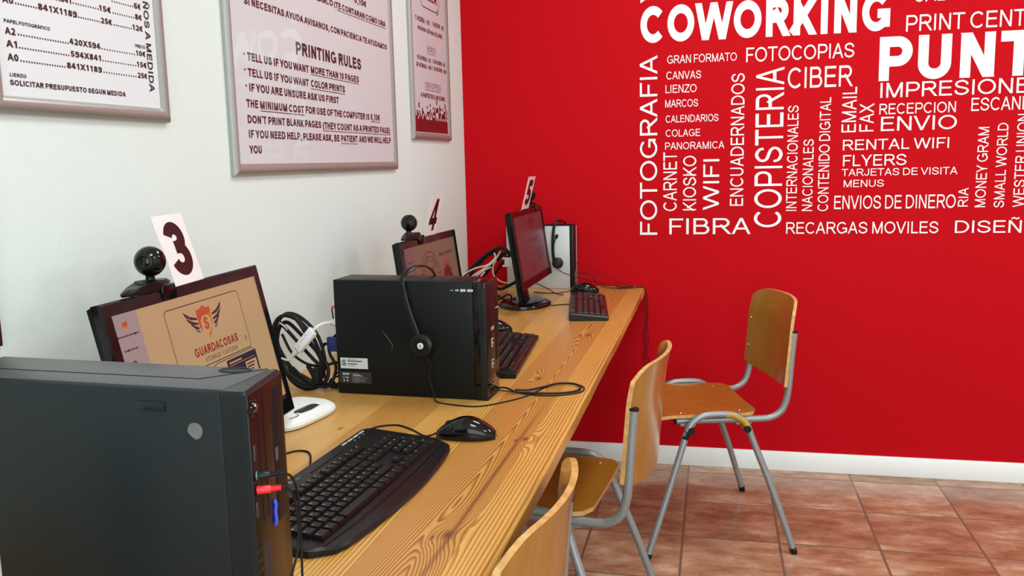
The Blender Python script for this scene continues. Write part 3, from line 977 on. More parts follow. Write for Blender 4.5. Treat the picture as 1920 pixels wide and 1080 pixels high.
t, cy, z0 = poster('large silver framed sheet headed PRINTING RULES on the white wall', -1.832, -0.826, 1.2425, 1.99)
poster_text(t, cy, z0, [
 ('BLANCO (TE CONTARAN COMO UNA', -1.389, -0.880, 1.6846, 0.0165, 1, 0), ('- 0,10€', -1.140, -1.031, 1.7202, 0.0174, 1, 0),
 ('SI NECESITAS AYUDA AVISANOS, CON PACIENCIA TE AYUDAMOS', -1.744, -0.876, 1.6157, 0.0165, 1, 0),
 ('PRINTING RULES', -1.505, -1.093, 1.5335, 0.0316, 1, 1),
 ('·', -1.760, -1.754, 1.4983, 0.0172, 1, 0), ('TELL US IF YOU WANT', -1.745, -1.440, 1.4945, 0.0182, 1, 0), ('MORE THAN 10 PAGES', -1.428, -1.115, 1.4955, 0.0182, 1, 0),
 ('·', -1.761, -1.755, 1.4647, 0.0173, 1, 0), ('TELL US IF YOU WANT', -1.746, -1.444, 1.4600, 0.0182, 1, 0), ('COLOR PRINTS', -1.432, -1.218, 1.4605, 0.0182, 1, 0),
 ('·', -1.760, -1.754, 1.4301, 0.0173, 1, 0), ('IF YOU ARE UNSURE ASK US FIRST', -1.744, -1.263, 1.4276, 0.0180, 1, 0),
 ('THE', -1.761, -1.709, 1.3918, 0.0180, 1, 0), ('MINIMUM COST', -1.700, -1.479, 1.3915, 0.0180, 1, 0), ('FOR USE OF THE COMPUTER IS', -1.470, -1.047, 1.3920, 0.0182, 1, 0), ('0,10€', -1.037, -0.962, 1.3925, 0.0190, 1, 0),
 ('DON´T PRINT BLANK PAGES', -1.760, -1.384, 1.3575, 0.0178, 1, 0), ('(THEY COUNT AS A PRINTED PAGE)', -1.373, -0.879, 1.3560, 0.0185, 1, 0),
 ('IF YOU NEED HELP, PLEASE ASK, BE', -1.759, -1.272, 1.3251, 0.0178, 1, 0), ('PATIENT', -1.260, -1.145, 1.3247, 0.0182, 1, 0), ('AND WE WILL HELP', -1.134, -0.875, 1.3250, 0.0185, 1, 0),
 ('YOU', -1.761, -1.706, 1.2906, 0.0178, 1, 0),
 ('_', -1.246, -0.880, 1.6799, 0, 1, 0), ('_', -1.428, -1.115, 1.4918, 0, 1, 0), ('_', -1.433, -1.218, 1.4559, 0, 1, 0), ('_', -1.700, -1.478, 1.3870, 0, 1, 0),
 ('_', -1.038, -0.963, 1.3876, 0, 1, 0), ('_', -1.374, -0.879, 1.3515, 0, 1, 0), ('_', -1.261, -1.143, 1.3197, 0, 1, 0)])

t, cy, z0 = poster('narrow silver framed internet price poster beside the red wall corner', -0.660, -0.216, 1.3435, 1.965)


def p3_extra(mb):
    X = 0.0074
    ya, yb, za = -0.633 - cy, -0.249 - cy, 0.027
    mb.quad((X, ya, za), (X, yb, za), (X, yb, za + 0.045), (X, ya, za + 0.045), 2)
    rng = random.Random(5)
    n = 34
    w = (yb - ya) / n
    zt = za + 0.045
    hts = [3, 2, 4, 3, 6, 4, 2, 4, 3, 2, 2, 3, 5, 3, 4, 7, 4, 3, 5, 4, 6, 4, 8, 5, 4, 6, 5, 3, 5, 3, 4, 7, 5, 4]
    for k in range(n):
        for q in range(hts[k]):
            if (k + q) % 2 == 1 and rng.random() < 0.72:
                continue
            if rng.random() < 0.08:
                continue
            mb.quad((X, ya + k * w, zt + q * 0.0095), (X, ya + (k + 1) * w, zt + q * 0.0095), (X, ya + (k + 1) * w, zt + (q + 1) * 0.0095), (X, ya + k * w, zt + (q + 1) * 0.0095), 2 if q < 1 else 0)
    # rounded badge outline with a little mouse drawn at its corner
    L = [(-0.508, 1.90), (-0.522, 1.88), (-0.522, 1.828), (-0.512, 1.8115), (-0.495, 1.8085), (-0.345, 1.8085), (-0.325, 1.8120), (-0.315, 1.826), (-0.315, 1.90)]
    for q in ribbon(L, 0.0035):
        mb.add([(X, a - cy, b - z0) for a, b in q], [tuple(range(len(q)))], 1, False)
    for q in ribbon(ell(-0.335, 1.8110, 0.008, 0.010, 0, 360, 14), 0.003, closed=True):
        mb.add([(X, a - cy, b - z0) for a, b in q], [tuple(range(len(q)))], 1, False)


poster_text(t, cy, z0, [
 ('1 HORA - 1€', -0.588, -0.437, 1.7510, 0.0180, 1, 0), ('|', -0.425, -0.421, 1.7530, 0.0180, 0, 0), ('1 HOUR - 1€', -0.400, -0.263, 1.7550, 0.0175, 1, 0),
 ('minimo 20 min (0,40€)', -0.566, -0.283, 1.7225, 0.0165, 1, 0), ('BONOS', -0.467, -0.371, 1.6569, 0.0215, 0, 0), ('_', -0.467, -0.372, 1.6505, 0, 1, 0),
 ('10 HORAS - 5€', -0.585, -0.434, 1.6196, 0.0155, 1, 0), ('|', -0.420, -0.416, 1.6213, 0.016, 0, 0), ('10 HOURS - 5€', -0.403, -0.258, 1.6212, 0.0155, 1, 0),
 ('20 HORAS - 10€', -0.598, -0.429, 1.5945, 0.0155, 1, 0), ('|', -0.417, -0.413, 1.5955, 0.016, 0, 0), ('20 HOURS - 10€', -0.402, -0.247, 1.5965, 0.0155, 1, 0),
 ('CIBER EXPRESS', -0.512, -0.322, 1.5266, 0.0215, 0, 0), ('_', -0.512, -0.323, 1.5210, 0, 1, 0), ('A PARTIR DE 0,10€ (5 MIN)', -0.560, -0.276, 1.4918, 0.0165, 1, 0),
 ('CIBER', -0.500, -0.335, 1.838, 0.030, 1, 2)], p3_extra)

# ---------------------------------------------------------------- the long pine worktop
DZ = 0.744
t = thing('worktop', 'long knotty pine worktop running along the white wall', 'desk', (0, 0, 0))
mb = MB()
NS = 44
r_ = 0.004
rng = random.Random(3)
rings = []
for i in range(NS + 1):
    yy = -0.001 + (-4.2 + 0.001) * i / NS
    xe = 0.744 + (rng.random() - 0.5) * 0.003
    rings.append([(0.002, yy, DZ - 0.036), (xe - 0.004, yy, DZ - 0.036), (xe, yy, DZ - 0.032), (xe - 0.0005, yy, DZ - 0.008 - rng.random() * 0.002), (xe - 0.006 - rng.random() * 0.004, yy, DZ), (0.002, yy, DZ)])
mb.loft(rings)
mb.build('board', M_pine, t, sharp=25)
MB().box((0.022, -2.1, DZ - 0.036 - 0.03), (0.04, 4.1, 0.06), 0.002).build('wall_batten', M_pine, t)

# ---------------------------------------------------------------- chairs


def make_chair(label, loc, rot):
    t = thing('stacking_chair', label, 'chair', loc, rot, 'beech plywood stacking chairs along the worktop')
    OU, OW = 0.2375, 0.27                      # base centre
    P = lambda u, w, z: (u - OU, w - OW, z)
    # seat: thin moulded sheet, dished, front lip rolled down
    nu, nw = 22, 16
    top, bot = [], []
    for i in range(nu + 1):
        u = 0.028 + 0.350 * i / nu
        rear = max(0.0, (u - 0.330) / 0.048)
        front = max(0.0, (0.075 - u) / 0.05)
        hw = 0.198 - 0.042 * (1 - sqrt(max(0.0, 1 - min(1, rear) ** 2))) - 0.03 * (1 - sqrt(max(0.0, 1 - min(1, front) ** 2)))
        hw -= 0.006 * max(0, (u - 0.12) / 0.25)
        for j in range(nw + 1):
            s = -1 + 2 * j / nw
            z = 0.4475 - 0.55 * max(0.0, 0.105 - u) ** 1.6 - 0.007 * (1 - s * s) * (1 - abs((u - 0.2) / 0.25) ** 2 if abs(u - 0.2) < 0.25 else 0)
            top.append(P(u, 0.27 + hw * s, z))
            bot.append(P(u, 0.27 + hw * s, z - 0.011))
    n = len(top)
    k = nw + 1
    ftop, fedge = [], []
    for i in range(nu):
        for j in range(nw):
            a = i * k + j
            ftop.append((a, a + 1, a + k + 1, a + k))
            ftop.append((n + a, n + a + k, n + a + k + 1, n + a + 1))
    loop = [j for j in range(k)] + [i * k + nw for i in range(1, nu + 1)] + [nu * k + j for j in range(nw - 1, -1, -1)] + [i * k for i in range(nu - 1, 0, -1)]
    for a, b in zip(loop, loop[1:] + loop[:1]):
        fedge.append((a, b, n + b, n + a))
    mb = MB()
    mb.add(top + bot, ftop, 0)
    nb = len(mb.v)
    mb.add(top + bot, fedge, 1)
    seat = mb.build('seat', [M_seat, M_plyedge], t, sharp=50)
    for u, w in ((0.13, 0.105), (0.13, 0.435), (0.325, 0.115), (0.325, 0.425)):
        MB().lathe([(0.0055, 0), (0.005, 0.0015), (0.003, 0.0026), (0.0005, 0.003)], 12, 0, Matrix.Translation(P(u, w, 0.4462))).build('screw', M_chrome, seat)
    # backrest: curved sheet
    nz, nw = 18, 20
    fr, bk = [], []
    ZB, ZT = 0.522, 0.799

    def bu(s, z):
        return 0.452 + (z - ZB) * 0.085 + 0.040 * (1 - s * s) + 0.008 * max(0, (z - 0.70) / 0.09) ** 2
    for i in range(nz + 1):
        f = i / nz
        for j in range(nw + 1):
            s = -1 + 2 * j / nw
            # top edge drops at the rounded corners, lower corners gently rounded
            zt = ZT - 0.026 * max(0.0, (abs(s) - 0.66) / 0.34) ** 2.4 - 0.005 * s * s
            zb = ZB - 0.016 * (1 - s * s) + 0.008 * max(0.0, (abs(s) - 0.85) / 0.15) ** 2
            z = zb + (zt - zb) * f
            hw = 0.2055 - 0.012 * max(0.0, (z - 0.68) / 0.11) ** 2
            u = bu(s, z)
            fr.append(P(u, 0.27 + hw * s, z))
            bk.append(P(u + 0.0105, 0.27 + hw * s * 1.002, z))
    n = len(fr)
    k = nw + 1
    fs, fe = [], []
    for i in range(nz):
        for j in range(nw):
            a = i * k + j
            fs.append((a, a + 1, a + k + 1, a + k))
            fs.append((n + a, n + a + k, n + a + k + 1, n + a + 1))
    loop = [j for j in range(k)] + [i * k + nw for i in range(1, nz + 1)] + [nz * k + j for j in range(nw - 1, -1, -1)] + [i * k for i in range(nz - 1, 0, -1)]
    for a, b in zip(loop, loop[1:] + loop[:1]):
        fe.append((a, b, n + b, n + a))
    mb = MB()
    mb.add(fr + bk, fs, 0)
    mb.add(fr + bk, fe, 1)
    back = mb.build('backrest', [M_ply, M_plyedge], t, sharp=50)
    for s, z in ((-0.93, 0.585), (0.93, 0.585), (-0.93, 0.685), (0.93, 0.685)):
        MB().lathe([(0.0050, 0), (0.0045, 0.0015), (0.0025, 0.0024), (0.0005, 0.0027)], 12, 0, Matrix.Translation(P(bu(s, z), 0.27 + 0.2055 * s, z)) @ rot_to((-1, 0, 0.05))).build('screw', M_chrome, back)
    for sg in (1, -1):
        Q = (lambda u, w, z: P(u, w, z)) if sg == 1 else (lambda u, w, z: P(u, 0.54 - w, z))
        arch = [Q(0.004, 0.001, 0.014), Q(0.070, 0.024, 0.20), Q(0.128, 0.046, 0.368), Q(0.140, 0.050, 0.400), Q(0.158, 0.054, 0.428), Q(0.190, 0.056, 0.447), Q(0.240, 0.057, 0.4515),
                Q(0.288, 0.056, 0.447), Q(0.320, 0.054, 0.428), Q(0.337, 0.050, 0.400), Q(0.348, 0.046, 0.368), Q(0.410, 0.024, 0.20), Q(0.471, 0.001, 0.014)]
        fo = MB().tube(cat(arch, 5), 0.0108, 12).build('leg_frame', M_tube, t)
        for u in (0.0, 0.475):
            d = Vector((0.35 if u == 0 else -0.35, 0.12 * sg, 1)).normalized()
            a = Vector(Q(u, 0.0, 0.0)) + Vector((0, 0, 0.001))
            MB().cyl(a, a + d * 0.020, 0.0095, 14, 0, 0.0122).build('foot_cap', M_rub, fo)
        L = [Q(0.112, 0.088, 0.4245), Q(0.24, 0.086, 0.4245), Q(0.385, 0.082, 0.4245), Q(0.425, 0.080, 0.431), Q(0.452, 0.078, 0.452), Q(0.466, 0.076, 0.490), Q(0.471, 0.074, 0.530), Q(0.4775, 0.073, 0.620), Q(0.4845, 0.072, 0.704)]
        bs = MB().tube(cat(L, 5), 0.0108, 12).build('back_support', M_tube, t)
        MB().cyl(Q(0.4845, 0.072, 0.7035), Q(0.4850, 0.072, 0.7090), 0.0115, 14).build('end_cap', M_rub, bs)
        MB().cyl(Q(0.1125, 0.088, 0.4245), Q(0.1060, 0.088, 0.4245), 0.0115, 14).build('end_cap', M_rub, bs)
    for u, z in ((0.150, 0.4035), (0.330, 0.4035)):
        cb = MB().tube([P(u, 0.046, z), P(u, 0.494, z)], 0.0085, 10)
        for w in (0.086, 0.454):
            cb.box(P(u, w, z + 0.008), (0.050, 0.012, 0.008), 0.001)
        cbo = cb.build('cross_bar', M_tube, t)
        for w0, w1 in ((0.046, 0.038), (0.494, 0.502)):
            MB().cyl(P(u, w0, z), P(u, w1, z), 0.0115, 14).build('bumper', M_rub, cbo)
    return t


def chair_at(x, y, deg):
    a = radians(deg)
    return ((x + 0.2375 * cos(a) - 0.27 * sin(a), y + 0.2375 * sin(a) + 0.27 * cos(a), 0.0), a)


l1, a1 = chair_at(0.8202, -0.9093, 15.6)
chair5 = make_chair('beech plywood chair pulled out beside the red wall, seen from its side', l1, a1)
l2, a2 = chair_at(0.358, -1.675, -5.5)
chair4 = copy_thing(chair5, 'beech plywood chair tucked under the worktop in front of the middle black computer', l2, a2)
l3, a3 = chair_at(0.2806, -2.6365, -2.5)
chair3 = copy_thing(chair5, 'nearest beech plywood chair, only its curved backrest rising in the foreground', l3, a3)
# paint smears on the pulled-out chair only
_P = lambda u, w, z: (u - 0.2375, w - 0.27, z)
MB().tube(cat([_P(0.262, 0.0568, 0.4502), _P(0.290, 0.056, 0.446), _P(0.320, 0.054, 0.428), _P(0.335, 0.0505, 0.404)], 6), 0.0111, 12).build('yellow_paint_mark', M_yellow, chair5)
MB().tube(cat([_P(0.131, 0.047, 0.376), _P(0.140, 0.050, 0.400)], 3), 0.0111, 12).build('black_tape_mark', M_rub, chair5)

# ---------------------------------------------------------------- tower computers


def tower_slate():
    a = radians(-2.85)
    org = Vector((0.578, -2.8137))                           # near front corner
    ex, ey = Vector((cos(a), sin(a))), Vector((-sin(a), cos(a)))
    Lc, W, H = 0.385, 0.0985, 0.300
    c = org - ex * (Lc / 2) + ey * (W / 2)
    t = thing('computer_tower', 'slate grey computer tower in the left foreground with a red plug', 'computer', (c.x, c.y, DZ), a)
    hx, hy = Lc / 2, W / 2
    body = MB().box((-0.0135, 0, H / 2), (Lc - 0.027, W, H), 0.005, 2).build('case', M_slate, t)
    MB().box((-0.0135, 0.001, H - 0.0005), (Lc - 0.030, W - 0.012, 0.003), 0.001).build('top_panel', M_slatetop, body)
    s = MB()
    s.box((-0.018, -0.010, H + 0.0012), (0.27, 0.0012, 0.0006))
    s.tube([(hx - 0.078, -0.010, H + 0.001), (hx - 0.030, hy - 0.006, H + 0.001)], 0.0007, 5)
    s.build('seam', M_black, body)
    MB().lathe([(0.019, 0), (0.019, 0.0014), (0.016, 0.0014), (0.0155, 0.0006), (0.001, 0.0006)], 28, 0, Matrix.Translation((hx - 0.062, hy - 0.018, H + 0.0006)) @ Matrix.Diagonal((1, 0.6, 1, 1))).build('round_emblem', M_slate, body)
    g = MB()
    g.box((hx - 0.107, -hy - 0.0002, H - 0.018), (0.033, 0.0030, 0.0105), 0.0012)
    g.build('finger_recess', M_bezelblue, body)
    MB().loft([[(hx - 0.058 + 0.0085 * cos(q) * (0.86 if 3.6 < q < 4.6 else 1), -hy - e, H - 0.041 + 0.0085 * sin(q) * (0.86 if 3.6 < q < 4.6 else 1)) for q in [2 * pi * j / 24 for j in range(24)]] for e in (0, 0.0008)]).build('worn_round_sticker', M_disc, body)
    # front bezel: deeper at the near side, so its face is set at an angle
    mb = MB()
    ring = lambda z, e: [(hx - 0.027, -hy + e, z), (hx - 0.003 - e, -hy + e, z), (hx - e, -hy + 0.003 + e, z), (hx - 0.0185 - e, hy - e, z), (hx - 0.027, hy - e, z)]
    mb.loft([ring(0.0, 0.003), ring(0.003, 0.0), ring(H - 0.003, 0.0), ring(H + 0.0005, 0.003)])
    bz = mb.build('front_bezel', M_bezelblue, t)
    FM = Matrix.Translation((hx, -hy, 0)) @ Matrix.Rotation(radians(10.6), 4, 'Z')      # local x out of the face, y along it
    MB().box((0.0003, 0.051, H / 2), (0.002, 0.0955, H - 0.006), 0.0009, 2, 0, FM).build('front_plate', M_faceA, bz)
    MB().box((0.0012, 0.0775, 0.2155), (0.0016, 0.026, 0.145), 0.0007, 2, 0, FM).build('drive_bay', M_black, bz)
    for yy, z0, z1 in ((0.0255, 0.16, 0.295), (0.0400, 0.16, 0.295)):
        MB().box((0.0012, yy, (z0 + z1) / 2), (0.0012, 0.0010, z1 - z0), 0, 2, 0, FM).build('seam', M_black, bz)
    b = MB().lathe([(0.0085, 0), (0.0085, 0.0012), (0.0070, 0.0018), (0.0062, 0.001), (0.0050, 0.0030), (0.0005, 0.0036)], 24, 0, FM @ Matrix.Translation((0.001, 0.0150, 0.2815)) @ rot_to((1, 0, 0)) @ Matrix.Diagonal((1.5, 1, 1, 1))).build('power_button', M_gloss, bz)
    MB().lathe([(0.0022, 0), (0.002, 0.001), (0.0003, 0.0016)], 12, 0, FM @ Matrix.Translation((0.0042, 0.0150, 0.284)) @ rot_to((1, 0, 0))).build('power_light', M_chrome, b)
    for yy, zz in ((0.0122, 0.2358), (0.0100, 0.1778)):
        o = MB().box((0.0013, yy, zz), (0.0010, 0.0042, 0.0155), 0.0004, 2, 0, FM).build('usb_port', M_slatetop, bz)
        MB().box((0.0017, yy + 0.0008, zz), (0.0010, 0.0034, 0.0140), 0, 2, 0, FM).build('usb_slot', M_ink, o)
    for zz in (0.2136, 0.1986):
        MB().cyl((0.001, 0.0100, zz), (0.0022, 0.0100, zz), 0.0055, 16, 0, None, FM).build('audio_jack', M_black, bz)
    MB().tube(cat([(0.002, 0.0545, 0.1710), (0.0032, 0.0545, 0.165), (0.0025, 0.0538, 0.158), (0.0032, 0.0536, 0.150), (0.002, 0.0530, 0.1440)], 4), 0.0021, 8, 0, False, FM).build('blue_latch', M_bluel, bz)
    v = MB()
    for k in range(9):
        for j in range(2):
            v.box((0.0012, 0.0075 + j * 0.0070, 0.140 - k * 0.0105), (0.0014, 0.0055, 0.006), 0.0005, 2, 0, FM)
    v.build('vent', M_black, bz)
    MB().box((0.0012, 0.0300, 0.085), (0.0014, 0.018, 0.105), 0.0006, 2, 0, FM).build('vent_cover', M_ink, bz)
    MB().box((0.0021, 0.0685, 0.2165), (0.0006, 0.007, 0.014), 0, 2, 0, FM).build('drive_label', M_slatetop, bz)
    return t, c, a, FM


tA, cA, aA, FMA = tower_slate()


# audio plugs pushed into the slate tower
def audio_lead(label, zz, mplug, mring, pts):
    """pts in the tower-face frame, relative to the jack"""
    o = FMA @ Vector((0.0022, 0.0100, zz))
    loc = Vector((cA.x + o.x * cos(aA) - o.y * sin(aA), cA.y + o.x * sin(aA) + o.y * cos(aA), DZ + o.z))
    t = thing('audio_lead', label, 'cable', loc, aA + radians(10.6), 'audio leads plugged into the slate tower')
    k = 0.72
    p = MB().lathe([(0.0052 * k, 0.0), (0.0058 * k, 0.001), (0.0058 * k, 0.012), (0.0046 * k, 0.0135)] + [q for j in range(4) for q in ((0.0046 * k, 0.0140 + j * 0.0022), (0.0034 * k, 0.0146 + j * 0.0022), (0.0034 * k, 0.0152 + j * 0.0022), (0.0046 * k, 0.0158 + j * 0.0022))] + [(0.0028 * k, 0.0235), (0.0005, 0.0235)], 16, 0,
                   rot_to((1, 0.25, 0.04))).build('plug', mplug, t)
    MB().lathe([(0.0054 * k, 0.0), (0.0062 * k, 0.0003), (0.0062 * k, 0.0016), (0.0054 * k, 0.0018)], 16, 0, rot_to((1, 0.25, 0.04))).build('plug_collar', mring, p)
    MB().tube(cat(pts, 7), 0.0013, 7).build('lead', M_rub, t)
    return t


audio_lead('thin black lead with a dark green plug in the slate tower front', 0.2136, M_bezelblue, M_green,
           [(0.0215, 0.0050, 0.001), (0.026, 0.008, 0.000), (0.031, 0.016, -0.008), (0.032, 0.026, -0.030), (0.031, 0.030, -0.075), (0.030, 0.029, -0.13), (0.028, 0.026, -0.18), (0.024, 0.028, -0.2115), (0.030, 0.060, -0.2122), (0.022, 0.10, -0.2122)])
audio_lead('thin black lead with a bright red plug in the slate tower front', 0.1986, M_redp, M_redp,
           [(0.0215, 0.0050, 0.001), (0.027, 0.011, -0.002), (0.030, 0.020, -0.015), (0.031, 0.025, -0.045), (0.029, 0.022, -0.075), (0.022, 0.012, -0.105), (0.015, 0.008, -0.135), (0.014, 0.010, -0.170), (0.020, 0.024, -0.1955), (0.034, 0.05, -0.1968)])


def tower_black():
    a = radians(-2.4)
    org = Vector((0.5413, -1.7617))
    ex, ey = Vector((cos(a), sin(a))), Vector((-sin(a), cos(a)))
    Lc, W, H = 0.358, 0.0927, 0.262
    c = org - ex * (Lc / 2) + ey * (W / 2)
    t = thing('computer_tower', 'black computer tower in the middle of the worktop with a headset over it', 'computer', (c.x, c.y, DZ), a)
    hx, hy = Lc / 2, W / 2
    body = MB().box((-0.0145, 0, H / 2), (Lc - 0.029, W, H), 0.003, 2).build('case', M_case, t)
    bz = MB().box((hx - 0.0145, 0, H / 2), (0.029, W + 0.001, H), 0.003, 2).build('front_bezel', M_gloss, t)
    MB().box((hx - 0.0072, -hy - 0.0004, H / 2 - 0.006), (0.0145, 0.002, H - 0.016), 0.0008).build('side_strip', M_strip, bz)
    mb = MB()
    put_text(mb, 'ASPIRE', (hx - 0.0110, -hy - 0.0016, 0.214), (0, 0, -0.072), (0.0068, 0, 0), 0, 0.16, 0, 0.15)
    mb.build('raised_lettering', M_black, bz)
    MB().box((hx + 0.0002, 0, H / 2 + 0.022), (0.0016, W - 0.006, H - 0.054), 0.0006).build('front_plate', M_satin, bz)
    Y = lambda q: -hy + q
    d = MB().box((hx + 0.0008, Y(0.078), 0.148), (0.0022, 0.022, 0.142), 0.0006).build('drive_door', M_black, bz)
    MB().box((hx + 0.0022, Y(0.078), 0.195), (0.0010, 0.022, 0.0016)).build('drive_line', M_label, d)
    mb = MB()
    put_text(mb, 'acer', (hx + 0.0013, Y(0.0315), 0.150), (0, 0.0235, 0), (0, 0, 0.0105), 0, 0.20, 0, 0.12)
    mb.build('maker_lettering', M_label, bz)
    for zz, mm in ((0.122, M_inkred), (0.075, M_black)):
        b = MB()
        b.box((hx + 0.0011, Y(0.0405), zz), (0.0010, 0.014, 0.019), 0.0004)
        b.box((hx + 0.0014, Y(0.0405), zz), (0.0010, 0.011, 0.0155), 0.0004, 2, 1)
        b.box((hx + 0.0017, Y(0.0405), zz - 0.001), (0.0010, 0.007, 0.004), 0.0004, 2, 0)
        b.build('badge', [M_label, mm], bz)
    for k in range(2):
        u = MB()
        u.box((hx + 0.0010, Y(0.045), 0.037 - k * 0.010), (0.0012, 0.016, 0.0052), 0.0004)
        u.box((hx + 0.0014, Y(0.045), 0.036 - k * 0.010), (0.0010, 0.0125, 0.0024), 0.0002, 2, 1)
        u.build('usb_port', [M_chrome, M_black], bz)
    for k in range(3):
        MB().lathe([(0.0048, 0), (0.0048, 0.0016), (0.003, 0.0016), (0.0026, 0.0004), (0.0004, 0.0004)], 14, 0, Matrix.Translation((hx + 0.0006, Y(0.028 + k * 0.017), 0.014)) @ rot_to((1, 0, 0))).build('audio_jack', M_satin, bz)
    MB().box((hx - 0.012, 0, 0.003), (0.026, W + 0.002, 0.006), 0.001).build('foot_rail', M_satin, bz)
    # stickers and pale flecks on the side
    sx = lambda q: hx + q
    mb = MB().box((sx(-0.315), -hy - 0.0003, 0.0715), (0.067, 0.0008, 0.0245))
    yy = -hy - 0.0008
    rq = random.Random(2)
    for k in range(6):
        for j in range(5):
            if rq.random() < 0.7:
                mb.quad((sx(-0.347 + j * 0.0025), yy, 0.078 - k * 0.0025), (sx(-0.345 + j * 0.0025), yy, 0.078 - k * 0.0025), (sx(-0.345 + j * 0.0025), yy, 0.080 - k * 0.0025), (sx(-0.347 + j * 0.0025), yy, 0.080 - k * 0.0025), 1)
    for zz, l, hh in ((0.0805, 0.020, 0.001), (0.0755, 0.036, 0.0022), (0.0690, 0.024, 0.0020), (0.0650, 0.018, 0.0008)):
        mb.quad((sx(-0.331), yy, zz), (sx(-0.331 + l), yy, zz), (sx(-0.331 + l), yy, zz + hh), (sx(-0.331), yy, zz + hh), 1)
    mb.build('pale_licence_sticker', [M_label, M_strip], body)
    mb = MB().box((sx(-0.3135), -hy - 0.0003, 0.0385), (0.079, 0.0008, 0.0265), 0, 2, 1)
    put_text(mb, 'acer', (sx(-0.3445), yy, 0.0438), (0.0165, 0, 0), (0, 0, 0.0072), 0, 0.22, 0, 0.1)
    for q in ((0, 0.0),):
        for q2 in ribbon(ell(sx(-0.3425), 0.0380, 0.0022, 0.0022, 60, 300, 10), 0.0006) + ribbon(ell(sx(-0.3370), 0.0380, 0.0022, 0.0022, 60, 300, 10), 0.0006) + ribbon([(sx(-0.3392), 0.0380), (sx(-0.3372), 0.0380)], 0.0006):
            mb.add([(x_, yy, z_) for x_, z_ in q2], [tuple(range(len(q2)))], 0, False)
    for cx, cz in ((-0.3325, 0.038), (-0.3415, 0.031), (-0.3330, 0.031)):
        mb.add([(sx(cx) + 0.0019 * cos(2 * pi * j / 12), yy, cz + 0.0019 * sin(2 * pi * j / 12)) for j in range(12)], [tuple(range(12))], 0, False)
    mb.quad((sx(-0.3215), yy, 0.027), (sx(-0.3208), yy, 0.027), (sx(-0.3208), yy, 0.050), (sx(-0.3215), yy, 0.050), 2)
    for k, (zz, l, mi) in enumerate(((0.0480, 0.014, 2), (0.0445, 0.018, 0), (0.0420, 0.024, 0), (0.0375, 0.034, 2), (0.0350, 0.018, 2), (0.0325, 0.030, 2), (0.0300, 0.030, 2), (0.0270, 0.014, 2))):
        mb.quad((sx(-0.3190), yy, zz), (sx(-0.3190 + l), yy, zz), (sx(-0.3190 + l), yy, zz + 0.0011), (sx(-0.3190), yy, zz + 0.0011), mi)
    mb.build('black_rating_sticker', [M_label, M_ink, M_scr], body)
    fl = MB()  # row of irregular pale flecks high on the case side, growing towards the front
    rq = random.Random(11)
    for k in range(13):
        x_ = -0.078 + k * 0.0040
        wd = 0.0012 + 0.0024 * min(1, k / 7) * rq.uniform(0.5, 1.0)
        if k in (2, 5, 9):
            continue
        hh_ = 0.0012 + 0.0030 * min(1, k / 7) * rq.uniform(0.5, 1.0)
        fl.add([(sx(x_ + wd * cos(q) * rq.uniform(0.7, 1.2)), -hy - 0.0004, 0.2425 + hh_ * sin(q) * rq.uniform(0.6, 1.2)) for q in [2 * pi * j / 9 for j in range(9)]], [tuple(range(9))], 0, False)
    fl.build('pale_flecks', M_label, body)
    MB().tube([(sx(-0.241), -hy - 0.0001, 0.146), (sx(-0.227), -hy - 0.0001, 0.129), (sx(-0.2185), -hy - 0.0001, 0.1145), (sx(-0.222), -hy - 0.0001, 0.109)], 0.00035, 5).build('scratch', M_scr, body)
    return t, c, a, hx, hy, H


tB, cB, aB, hxB, hyB, HB = tower_black()


def B_world(x, y, z):
    return Vector((cB.x + x * cos(aB) - y * sin(aB), cB.y + x * sin(aB) + y * cos(aB), DZ + z))


# white device at the very left, cut off by the picture edge
t = thing('white_box', 'white plastic box cut off by the lower left picture corner', 'box', (0.3415, -2.965, DZ), radians(1))
MB().box((0, 0, 0.122), (0.110, 0.070, 0.244), 0.010, 4).build('case', M_plast, t)
MB().box((0, 0, 0.060), (0.1106, 0.0706, 0.0012)).build('seam', M_label, t)

# silver desktop in the far corner
t = thing('computer_tower', 'slim silver computer tower standing against the red wall', 'computer', (0.3275, -0.050, DZ), 0)
MB().box((-0.007, 0, 0.1275), (0.262, 0.066, 0.255), 0.003, 2).build('case', M_silver, t)
b = MB().box((0.1325, 0, 0.1285), (0.019, 0.069, 0.257), 0.006, 3).build('front_bezel', M_satin, t)
MB().box((0.1395, -0.010, 0.045), (0.006, 0.010, 0.050), 0.002).build('port_cover', M_silver, b)
MB().box((0.0, 0, 0.2565), (0.262, 0.069, 0.003), 0.001).build('top_edge', M_black, t)
MB().box((0.1400, 0.026, 0.128), (0.006, 0.010, 0.250), 0.002).build('front_trim', M_silver, b)

# ---------------------------------------------------------------- monitors
E_tan = lit('screen_tan', (0.56, 0.345, 0.170), 0.90)
E_tan2 = lit('screen_dull_tan', (0.36, 0.20, 0.105), 0.42)
E_lil = lit('screen_lilac', (0.46, 0.33, 0.32), 0.75)
E_lil2 = lit('screen_dull_mauve', (0.34, 0.15, 0.17), 0.42)
E_dark = lit('screen_dark', (0.030, 0.012, 0.014), 0.7)
E_orange = lit('screen_orange', (0.62, 0.075, 0.012), 0.8)
E_amber = lit('screen_amber', (0.70, 0.22, 0.012), 0.8)
E_brown = lit('screen_brown_red', (0.38, 0.035, 0.018), 0.75)
E_navy = lit('screen_navy', (0.030, 0.014, 0.045), 0.7)
E_teal = lit('screen_grey_blue', (0.10, 0.115, 0.13), 0.8)
E_rose = lit('screen_rose', (0.20, 0.050, 0.060), 0.34)
E_rose2 = lit('screen_deep_rose', (0.14, 0.012, 0.035), 0.30)


